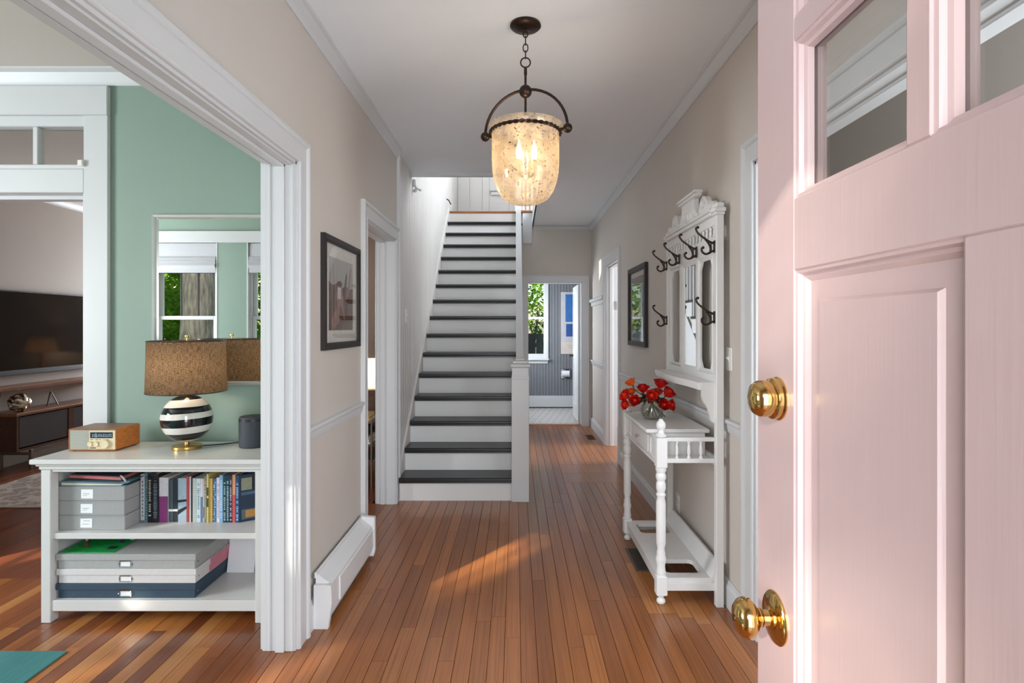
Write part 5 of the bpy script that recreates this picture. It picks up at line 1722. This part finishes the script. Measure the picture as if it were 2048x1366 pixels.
for k in range(3):
    a = 2 * math.pi * k / 3 + .4
    sp_.tube([(LX, LY, TB + STP - .012), (LX + .18 * math.cos(a), LY + .18 * math.sin(a), TB + STP - .003)], .002, 6)
sp_.build('spider', brass_satin, lm)
MB().lathe([(.022, .40), (.03, .43), (.026, .46), (.014, .48), (.012, .50)], (LX, LY, TB), 'z', 16).build('bulb', bulb_m, lm, smooth=True, label='warm lit bulb')
ll = bpy.data.lights.new('table_lamp_light', 'POINT'); ll.energy = 1.1; ll.color = (1, .80, .56); ll.shadow_soft_size = .035
lo = bpy.data.objects.new('table_lamp_light', ll); COL.objects.link(lo); lo.location = (LX, LY - .05, TB + .43)
MB().tube(sm([(LX + .06, LY + .04, TB + .006), (LX + .14, LY + .09, TB + .004), (LX + .20, LY + .14, TB + .004)]), .003, 6).build('lamp_cord', black_plastic, lm, smooth=True)

# round black speaker at the right end
sp = thing('speaker', 'round black speaker at the right end of the bookcase', 'speaker', (-1.385, 2.99, TB))
MB().lathe([(.066, 0), (.070, .004), (.070, .150), (.066, .158), (.060, .160), (1e-6, .158)], (-1.385, 2.99, TB), 'z', 40).build('body', P('charcoal_mesh', C(58, 62, 70), .7, var=.2, vscale=200, bump=.3, bscale=400), sp, smooth=True)
MB().lathe([(.0712, .138), (.0712, .150)], (-1.385, 2.99, TB), 'z', 40).build('top_band', black_plastic, sp, smooth=True)

# wall mirror on green wall
wm = thing('wall_mirror', 'large silver-framed mirror on the sage green wall above the bookcase', 'mirror', (-1.60, 3.17, 1.09))
MB().frame(-2.010, -1.19, 1.108, 2.030, [(-.006, .004), (-.006, .018), (0, .026), (.010, .030), (.016, .024), (.016, 0), (-.006, 0)], lambda a, b_, v: (a, 3.178 - v, b_)).build('frame', P('silver_leaf_frame', C(226, 225, 222), .3, .6, var=.06), wm)
bx(-2.016, -1.184, 3.170, 3.174, 1.102, 2.036).build('mirror_glass', mirror_m, wm)

# =================================================================== TELEVISION ROOM
tv = thing('television', 'large wall-mounted flat television with dark glossy screen', 'television', (-5.14, 6.3, .93))
screen = P('black_glass_screen', C(8, 8, 9), .06, var=.0, coat=.5)
bx(-5.165, -5.115, 5.45, 6.95, .935, 1.786, b=.004).build('housing', black_plastic, tv)
bx(-5.1149, -5.1135, 5.465, 6.935, .975, 1.775).build('screen', screen, tv)
bx(-5.12, -5.09, 5.46, 6.94, .925, .962, b=.004).build('soundbar_lip', black_plastic, tv)
sf = thing('floating_shelf', 'dark brown floating wall shelf under the television', 'shelf', (-5.0, 6.3, .79))
bx(-5.169, -4.92, 5.2, 7.2, .79, .825, b=.003).build('board', walnut_top, sf)
boxes([(-5.169, -4.94, 5.4, 5.43, .74, .79), (-5.169, -4.94, 6.9, 6.93, .74, .79)]).build('support', walnut, sf)
cs = thing('media_console', 'long dark walnut media console on metal legs below the television', 'console', (-4.98, 6.35, 0))
cx0, cx1, cy0, cy1 = -5.14, -4.83, 5.48, 7.4
bx(cx0, cx1 + .01, cy0 - .01, cy1 + .01, .545, .572, b=.003).build('top', walnut_top, cs)
bx(cx0, cx1, cy0, cy0 + .025, .22, .545).build('end_panel', walnut, cs)
bx(cx0, cx1, cy1 - .025, cy1, .22, .545).build('end_panel', walnut, cs)
bx(cx0, cx1, cy0, cy1, .20, .222).build('bottom_panel', walnut, cs)
bx(cx0, cx0 + .01, cy0, cy1, .22, .545).build('back_panel', walnut, cs)
dk = P('charcoal_door_panel', C(44, 40, 42), .5, var=.1)
for (a, b_) in ((5.52, 6.12), (6.20, 6.80), (6.83, 7.36)):
    bx(cx1 - .02, cx1 - .008, a, b_, .235, .535, b=.002).build('door', dk, cs)
bx(cx1 - .03, cx1 - .004, 6.125, 6.195, .222, .545).build('divider', walnut, cs)
lg = P('taupe_metal', C(120, 106, 92), .4, .6)
for y in (5.62, 7.25):
    for x in (cx0 + .03, cx1 + .02):
        bx(x - .014, x + .014, y - .014, y + .014, 0, .20, b=.002).build('leg', lg, cs)
    bx(cx0 + .03, cx1 + .02, y - .01, y + .01, .145, .17).build('leg_rail', lg, cs)
bx(cx1 + .008, cx1 + .032, 5.62, 7.25, .15, .172).build('foot_rail', lg, cs)
# knotted silver ball
kb = MB()
for k in range(4):
    M = Matrix.Rotation(k * .8, 3, 'X') @ Matrix.Rotation(k * 1.1, 3, 'Z')
    pts = []
    for j in range(28):
        a = 2 * math.pi * j / 28
        v_ = M @ Vector((.075 * math.cos(a), .075 * math.sin(a), .022 * math.sin(2 * a)))
        pts.append((-4.93 + v_.x, 5.62 + v_.y, .572 + .088 + v_.z))
    kb.tube(pts, .020, 8, True)
kb.build('knot_sculpture', P('polished_silver', C(214, 208, 196), .14, 1.0), loc=(-4.93, 5.62, .572), label='shiny silver knotted ball on the media console', cat='ornament', smooth=True)
MB().tube([(-4.95, 5.98, .578), (-4.98, 6.06, .72), (-4.98, 6.07, .72), (-4.93, 6.10, .578)], .006, 6).build('wire_easel', iron, loc=(-4.95, 6.04, .572), label='small dark wire stand on the media console', cat='stand')
rug_m, nt, out = nodes('faded_oriental_rug')
p = N(nt, 'ShaderNodeBsdfPrincipled'); p.inputs['Roughness'].default_value = .95
v = coords(nt, 'Object')
vo = N(nt, 'ShaderNodeTexVoronoi'); vo.inputs['Scale'].default_value = 9; nt.links.new(v, vo.inputs['Vector'])
nz = N(nt, 'ShaderNodeTexNoise'); nz.inputs['Scale'].default_value = 30; nz.inputs['Detail'].default_value = 5; nt.links.new(v, nz.inputs['Vector'])
ad = N(nt, 'ShaderNodeMath', operation='MULTIPLY_ADD'); ad.inputs[1].default_value = .8; nt.links.new(nz.outputs['Fac'], ad.inputs[0]); nt.links.new(vo.outputs['Distance'], ad.inputs[2])
cr = ramp(nt, ad.outputs[0], [(.4, C(90, 78, 74)), (.6, C(150, 134, 122)), (.8, C(112, 96, 92)), (.95, C(166, 152, 138))])
nt.links.new(cr, p.inputs['Base Color']); nt.links.new(p.outputs[0], out.inputs[0])
rg = thing('area_rug', 'faded oriental rug on the television room floor', 'rug', (-4.2, 5.0, 0))
bx(-4.60, -2.4, 4.46, 6.6, 0, .009, b=.003).build('field', rug_m, rg)
bx(-4.60, -2.4, 4.42, 4.46, 0, .010, b=.003).build('border', P('beige_rug_border', C(158, 144, 130), .95, var=.15, vscale=60), rg)
# teal mat in the green room
teal_rug = P('teal_flatweave', C(70, 132, 132), .95, var=.10, vscale=120, stretch=(1, .08, 1), bump=.4, bscale=200)
bx(-3.9, -1.952, .35, 2.468, 0, .007, b=.003).build('area_rug', teal_rug, loc=(-2.9, 1.4, 0), label='plain teal flatweave rug on the green room floor', cat='rug')

# lamp reflected in the TV screen, on a cabinet
cb = thing('side_cabinet', 'dark low cabinet in the television room', 'cabinet', (-3.0, 8.7, 0))
bx(-3.5, -2.3, 8.5, 8.95, .08, .62, b=.004).build('body', walnut, cb)
bx(-3.52, -2.28, 8.48, 8.97, .62, .645, b=.003).build('top', walnut, cb)
for x in (-3.45, -2.36):
    bx(x, x + .05, 8.52, 8.57, 0, .08).build('leg', walnut, cb)
sl = thing('wooden_lamp', 'wooden table lamp with dark shade glowing in the television screen', 'lamp', (-2.95, 8.7, .645))
MB().lathe([(.05, .645), (.045, .66), (.03, 1.0), (.03, 1.03)], (-2.95, 8.7, 0), 'z', 16).build('base', P('orange_teak', C(176, 104, 56), .4, var=.2), sl, smooth=True)
MB().shell([(.20, 1.03), (.15, 1.25)], (-2.95, 8.7, 0), 32).build('shade', shm, sl, smooth=True)
MB().sphere((-2.95, 8.7, 1.10), .03).build('bulb', bulb_m, sl, smooth=True)
l2 = bpy.data.lights.new('wooden_lamp_light', 'POINT'); l2.energy = 6; l2.color = (1, .7, .42); l2.shadow_soft_size = .04
lo = bpy.data.objects.new('wooden_lamp_light', l2); COL.objects.link(lo); lo.location = (-2.95, 8.7, 1.06)

# through the doorway beside the stairs
tt = thing('side_table', 'slim metal tiered side table with books, seen through the hall doorway', 'side table', (-1.36, 5.05, 0))
met = P('grey_bronze_metal', C(132, 122, 112), .35, .8)
for (x, y) in ((-1.26, 4.95), (-1.26, 5.3), (-1.62, 4.95), (-1.62, 5.3)):
    MB().lathe([(.0075, 0), (.0075, .60)], (x, y, 0), 'z', 10).build('leg', met, tt, smooth=True)
for z in (.25, .385, .58):
    bx(-1.63, -1.25, 4.94, 5.31, z - .008, z + .004, b=.002).build('shelf', met, tt)
for k, (c_, lb) in enumerate((((208, 200, 188), 'cream magazine, bottom of the pile on the side table'), ((60, 56, 54), 'dark magazine in the middle of the side table pile'), ((188, 172, 150), 'tan magazine on top of the side table pile'))):
    t = thing('magazine', lb, 'magazine', (-1.4, 5.1, .389 + k * .018), 'magazines on the side table')
    bx(-1.60 + .01 * k, -1.275 - .006 * k, 4.96, 5.25, .389 + k * .018, .3905 + k * .018).build('cover', bmat(c_), t)
    bx(-1.598 + .01 * k, -1.277 - .006 * k, 4.962, 5.248, .3906 + k * .018, .405 + k * .018).build('pages', paper, t)
t = thing('bag', 'black bag on the side table shelf', 'bag', (-1.4, 5.1, .445))
bx(-1.58, -1.29, 4.98, 5.25, .4435, .54, b=.03).build('body', black_plastic, t)
MB().tube(sm([(-1.5, 5.1, .535), (-1.48, 5.1, .56), (-1.40, 5.1, .56), (-1.38, 5.1, .535)]), .005).build('handle', black_plastic, t, smooth=True)
for k, (c_, lb) in enumerate((((198, 152, 70), 'yellow book, lower of two on the side table'), ((214, 172, 92), 'yellow book, upper of two on the side table'))):
    t = thing('book', lb, 'book', (-1.4, 5.1, .584 + k * .03), 'yellow books on the side table')
    z0 = .5845 + k * .028
    boxes([(-1.55, -1.285 - .012 * k, 4.99, 5.22, z0, z0 + .003), (-1.55, -1.285 - .012 * k, 4.99, 5.22, z0 + .0245, z0 + .0275), (-1.55, -1.285 - .012 * k, 4.99, 4.993, z0 + .003, z0 + .0245)]).build('cover', bmat(c_), t)
    bx(-1.548, -1.288 - .012 * k, 4.9931, 5.218, z0 + .003, z0 + .0245).build('pages', paper, t)
ac = thing('armchair', 'brown leather armchair glimpsed through the hall doorway', 'armchair', (-1.75, 5.9, 0))
leather = P('brown_leather', C(104, 74, 60), .45, var=.2, vscale=20, bump=.2, bscale=80)
bx(-2.2, -1.30, 5.45, 5.70, .20, .80, b=.06).build('backrest', leather, ac)
bx(-2.2, -1.30, 5.60, 6.3, .18, .44, b=.05).build('seat', leather, ac)
bx(-2.3, -2.18, 5.5, 6.3, .18, .62, b=.05).build('armrest', leather, ac)
bx(-1.32, -1.22, 5.5, 6.3, .18, .62, b=.04).build('armrest', leather, ac)
for (x, y) in ((-2.2, 5.52), (-1.32, 5.52), (-2.2, 6.2), (-1.32, 6.2)):
    bx(x - .02, x + .02, y - .02, y + .02, 0, .19).build('leg', walnut, ac)
MB().prism([(-1.60, .642), (-1.35, .642), (-1.42, .80), (-1.50, .815)], 'y', 5.05, 5.17).build('cushion', P('green_velvet', C(86, 158, 128), .8, var=.1, vscale=20, sheen=.3), loc=(-1.45, 5.1, .642), label='green cushion resting on the side table behind the door casing', cat='cushion')
fl2 = thing('floor_lamp', 'lit white drum-shade floor lamp beyond the hall doorway', 'floor lamp', (-1.58, 6.45, 0))
white_shade, nt, out = nodes('white_fabric_shade')
tl = N(nt, 'ShaderNodeBsdfTranslucent'); tl.inputs[0].default_value = C(250, 240, 224)
df = N(nt, 'ShaderNodeBsdfDiffuse'); df.inputs[0].default_value = C(245, 240, 230)
nz = N(nt, 'ShaderNodeTexNoise'); nz.inputs['Scale'].default_value = 90
mx = N(nt, 'ShaderNodeMixShader'); mr_ = N(nt, 'ShaderNodeMapRange'); mr_.inputs['To Min'].default_value = .4; mr_.inputs['To Max'].default_value = .55
nt.links.new(nz.outputs['Fac'], mr_.inputs['Value']); nt.links.new(mr_.outputs[0], mx.inputs[0]); nt.links.new(df.outputs[0], mx.inputs[1]); nt.links.new(tl.outputs[0], mx.inputs[2]); nt.links.new(mx.outputs[0], out.inputs[0])
MB().shell([(.20, .73), (.19, 1.05)], (-1.60, 6.45, 0), 40).build('shade', white_shade, fl2, smooth=True)
MB().lathe([(.13, 0), (.13, .015), (.012, .03), (.010, 1.02)], (-1.60, 6.45, 0), 'z', 24).build('stand', brass_satin, fl2, smooth=True)
MB().sphere((-1.60, 6.45, .92), .03).build('bulb', bulb_m, fl2, smooth=True)
l3 = bpy.data.lights.new('floor_lamp_light', 'POINT'); l3.energy = 7; l3.color = (1, .80, .56); l3.shadow_soft_size = .05
lo = bpy.data.objects.new('floor_lamp_light', l3); COL.objects.link(lo); lo.location = (-1.60, 6.40, .92)
bd = thing('reading_lamp', 'brass dome reading lamp on a slim stand behind the white shade', 'lamp', (-1.62, 7.0, 0))
MB().shell([(.125, 1.20), (.12, 1.25), (.095, 1.30), (.05, 1.33), (1e-6, 1.34)], (-1.60, 7.0, 0), 32).build('dome', brass_satin, bd, smooth=True)
MB().lathe([(.12, 0), (.12, .015), (.009, .03), (.009, 1.34)], (-1.60, 7.0, 0), 'z', 20).build('stand', brass_satin, bd, smooth=True)

# =================================================================== BATHROOM THINGS
ps = thing('poster', 'tall poster with blue printed blocks on the bathroom wall', 'poster', (.92, 9.85, .98))
bx(.79, 1.16, 9.850, 9.861, .94, 2.02, b=.002).build('panel', P('pale_grey_poster', C(196, 194, 196), .6, var=.06, vscale=9), ps)
pb = P('blue_poster_ink', C(52, 110, 176), .6, var=.12, vscale=12)
bx(.87, 1.14, 9.8485, 9.850, 1.50, 1.98).build('blue_block', pb, ps)
bx(.88, 1.13, 9.8485, 9.850, 1.245, 1.465).build('blue_block', P('deep_blue_poster_ink', C(44, 84, 150), .6, var=.12, vscale=12), ps)
bx(.79, 1.16, 9.8488, 9.850, .95, 1.15).build('caption_strip', P('cream_poster_strip', C(214, 202, 190), .7, var=.05), ps)
boxes([(.90, 1.10, 9.848, 9.8488, 1.085, 1.095), (.92, 1.10, 9.848, 9.8488, 1.05, 1.058)]).build('caption_lines', ink_grey, ps)
tp = thing('toilet_paper_holder', 'chrome recessed holder with white paper roll on the grey bathroom wall', 'paper holder', (.87, 9.85, .53))
bx(.785, .955, 9.853, 9.862, .515, .69, b=.003).build('plate', chrome, tp)
MB().frame(.80, .94, .53, .675, [(0, 0), (0, .012), (.008, .014), (.015, 0)], lambda a, b_, v: (a, 9.853 - v, b_)).build('rim', chrome, tp)
MB().lathe([(.02, .805), (.052, .805), (.052, .935), (.02, .935)], (0, 9.83, .60), 'x', 24).build('paper_roll', paper_white, tp, smooth=True)
MB().lathe([(.008, .797), (.008, .943)], (0, 9.83, .60), 'x', 10).build('spindle', chrome, tp)

# =================================================================== FLOOR VENTS
vent_m = P('bronze_vent_metal', C(92, 62, 44), .4, .5)
def vent(x0, x1, y0, y1, label, mat):
    t = thing('floor_vent', label, 'vent', ((x0 + x1) / 2, (y0 + y1) / 2, 0))
    MB().frame(x0 + .015, x1 - .015, y0 + .015, y1 - .015, [(0, 0), (0, .004), (.012, .004), (.015, .001), (.015, 0)], lambda a, b_, v: (a, b_, v + .0003)).build('frame', mat, t)
    bx(x0 + .015, x1 - .015, y0 + .015, y1 - .015, .0003, .0008).build('duct', P('dark_duct', C(20, 16, 14), .9), t)
    n_ = int((y1 - y0 - .03) / .014)
    for k in range(n_):
        y = y0 + .02 + k * .014
        bx(x0 + .015, x1 - .015, y, y + .005, .001, .0035).build('slat', mat, t)
vent(.905, 1.015, 7.10, 7.40, 'small bronze floor vent near the bathroom door', vent_m)
vent(.70, .90, 3.28, 3.62, 'grey-brown floor vent beneath the hall tree', P('grey_vent_metal', C(104, 94, 86), .45, .5))

# =================================================================== OUTDOORS
lawn, nt, out = nodes('sunlit_lawn')
p = N(nt, 'ShaderNodeBsdfPrincipled'); p.inputs['Roughness'].default_value = .95
v = coords(nt, 'Object')
nz = N(nt, 'ShaderNodeTexNoise'); nz.inputs['Scale'].default_value = 3; nz.inputs['Detail'].default_value = 6; nt.links.new(v, nz.inputs['Vector'])
cr = ramp(nt, nz.outputs['Fac'], [(.3, C(62, 92, 34)), (.7, C(120, 150, 66))])
nt.links.new(cr, p.inputs['Base Color']); nt.links.new(p.outputs[0], out.inputs[0])
structure('ground', boxes([(-40, 30, -45, -.26, -.6, -.45), (-40, 30, 9.98, 40, -.6, -.45), (-40, -5.41, -.26, 9.98, -.6, -.45), (3.36, 30, -.26, 9.98, -.6, -.45)]), lawn, 'lawn outside the house')
structure('floor_porch', boxes([(-1.2, 1.1, -1.6, -.256, -.45, -.03)]), P('grey_porch_boards', C(150, 148, 146), .7))
bark = P('grey_bark', C(146, 138, 130), .95, var=.5, vscale=9, stretch=(3, 3, .6), bump=1.0, bscale=14)
leafm, nt, out = nodes('bright_green_leaf')
v = N(nt, 'ShaderNodeNewGeometry')
nz = N(nt, 'ShaderNodeTexNoise'); nz.inputs['Scale'].default_value = 2.5; nt.links.new(v.outputs['Position'], nz.inputs['Vector'])
cr = ramp(nt, nz.outputs['Fac'], [(.3, C(72, 114, 28)), (.55, C(132, 180, 52)), (.75, C(192, 222, 100))])
df = N(nt, 'ShaderNodeBsdfDiffuse'); nt.links.new(cr, df.inputs[0])
tl = N(nt, 'ShaderNodeBsdfTranslucent'); nt.links.new(cr, tl.inputs[0])
mx = N(nt, 'ShaderNodeMixShader'); mx.inputs[0].default_value = .6
nt.links.new(df.outputs[0], mx.inputs[1]); nt.links.new(tl.outputs[0], mx.inputs[2]); nt.links.new(mx.outputs[0], out.inputs[0])
def foliage(m, c, rad, n_, rng, size=.09):
    for _ in range(n_):
        while True:
            d = Vector((rng.uniform(-1, 1), rng.uniform(-1, 1), rng.uniform(-1, 1)))
            if d.length < 1:
                break
        p_ = Vector((c[0] + d.x * rad[0], c[1] + d.y * rad[1], c[2] + d.z * rad[2]))
        q = Matrix.Rotation(rng.uniform(0, 6.28), 3, 'Z') @ Matrix.Rotation(rng.uniform(-.9, .9), 3, 'X')
        s_ = size * rng.uniform(.6, 1.3)
        m.add([p_ + q @ Vector(v_) for v_ in ((0, 0, 0), (.35 * s_, .5 * s_, .08 * s_), (0, s_, 0), (-.35 * s_, .5 * s_, .08 * s_))], [(0, 1, 2, 3)])
orng = random.Random(21)
m_b = MB()
t = thing('tree', 'large grey-barked tree outside the front window, seen in the mirror', 'tree', (-4.58, -2.0, -.45))
MB().tube(sm([(-4.76, -2.0, -.6), (-4.72, -2.0, .6), (-4.66, -2.0, 2.0), (-4.8, -2.1, 4.0), (-4.9, -2.1, 6.5)]), [.34, .30, .27, .25, .245, .24, .235, .23, .225, .22, .21, .2, .19, .18, .17, .16, .15], 18).build('trunk', bark, t, smooth=True)
for (e_, r_) in (((-7.6, -3.9, 6.0), .10), ((-3.4, -3.6, 6.4), .10), ((-5.0, -5.4, 6.4), .10)):
    MB().tube(sm([(-4.73, -2.1, 4.4), ((-4.73 + e_[0]) / 2, (-2.1 + e_[1]) / 2, 5.4), e_]), r_, 8).build('branch', bark, t, smooth=True)
m = MB()
for c_, rad, n_ in (((-6.4, -4.2, 6.6), (2.0, 1.6, 1.0), 1500), ((-4.0, -4.6, 6.8), (1.6, 1.6, .9), 1300)):
    foliage(m, c_, rad, n_, orng, .16)
m.build('crown', leafm, t, kind='stuff')
# leafy boughs that break up the low sun
for c_, r_ in (((-7.95, -5.2, 3.8), .36), ((-7.2, -5.0, 3.3), .40), ((-6.2, -5.1, 3.3), .36), ((-5.9, -5.3, 4.45), .22), ((-7.5, -5.3, 4.8), .28), ((-5.5, -5.0, 3.1), .38), ((-6.62, -5.2, 4.12), .13), ((-7.25, -5.2, 4.2), .12), ((-6.6, -5.2, 2.6), .42), ((-7.9, -5.1, 2.9), .4), ((-6.55, -5.2, 4.95), .30), ((-6.05, -5.2, 4.9), .30), ((-7.0, -5.3, 3.95), .16), ((-6.2, -5.2, 4.22), .21), ((-6.2, -5.2, 3.86), .19), ((-6.2, -5.2, 4.56), .19), ((-6.82, -5.2, 4.2), .17), ((-7.68, -5.2, 4.38), .20), ((-7.4, -5.2, 4.05), .12)):
    foliage(m_b, c_, (r_ * 1.2, r_, r_ * .8), int(2200 * r_), orng, .13)
m_b.build('boughs', leafm, t, kind='stuff')
def shrub(name, lb, c, rad, n_, sz=.1, group=None):
    t = thing(name, lb, 'shrub', (c[0], c[1], -.45), group)
    m = MB()
    foliage(m, c, rad, n_, orng, sz)
    m.build('foliage', leafm, t, kind='stuff')
    mb = MB()
    for k in range(5):
        a = k * 1.3
        mb.tube([(c[0], c[1], -.5), (c[0] + rad[0] * .4 * math.cos(a), c[1] + rad[1] * .4 * math.sin(a), c[2])], .03, 6)
    mb.build('stems', bark, t)
t = thing('garden_tree', 'tall open-crowned tree in the front garden, shading the doorway', 'tree', (-7.2, -9.9, -.45))
MB().tube(sm([(-7.2, -9.9, -.6), (-7.1, -9.9, 2.0), (-7.2, -9.8, 5.5), (-7.2, -9.8, 7.6)]), .16, 10).build('trunk', bark, t, smooth=True)
m = MB()
foliage(m, (-7.15, -9.7, 6.1), (1.5, 1.0, 2.1), 5000, orng, .13)
m.build('crown', leafm, t, kind='stuff')
shrub('garden_tree', 'broad leafy tree across the lawn behind the grey trunk', (-10.2, -10.6, 2.2), (2.9, 1.4, 3.0), 11000, .26, 'garden trees')
shrub('garden_tree', 'leafy tree beyond the mirror\'s second window', (-3.2, -11.5, 2.0), (2.5, 2.0, 2.8), 7000, .24, 'garden trees')
shrub('garden_shrub', 'bright leafy shrub behind the grey trunk', (-6.9, -6.4, 1.5), (1.5, .8, 1.5), 5200, .14)
shrub('garden_shrub', 'green shrub outside the second front window', (-3.9, -6.6, 1.4), (1.0, .8, 1.5), 4200, .14)
shrub('garden_shrub', 'leafy shrub outside the bathroom window', (.2, 12.2, 1.9), (1.6, .7, 1.0), 2200, .13)
fence_m = P('weathered_fence_board', C(92, 96, 92), .9, var=.2, vscale=8, stretch=(3, 3, .5))
t = thing('garden_fence', 'grey board fence outside the bathroom window', 'fence', (.2, 11.4, -.45))
for k in range(22):
    x = -1.6 + k * .155
    bx(x, x + .145, 11.4, 11.42, -.45, 1.28, b=.003).build('board', fence_m, t)
for z in (.0, 1.0):
    bx(-1.6, 1.82, 11.421, 11.46, z, z + .08).build('rail', fence_m, t)
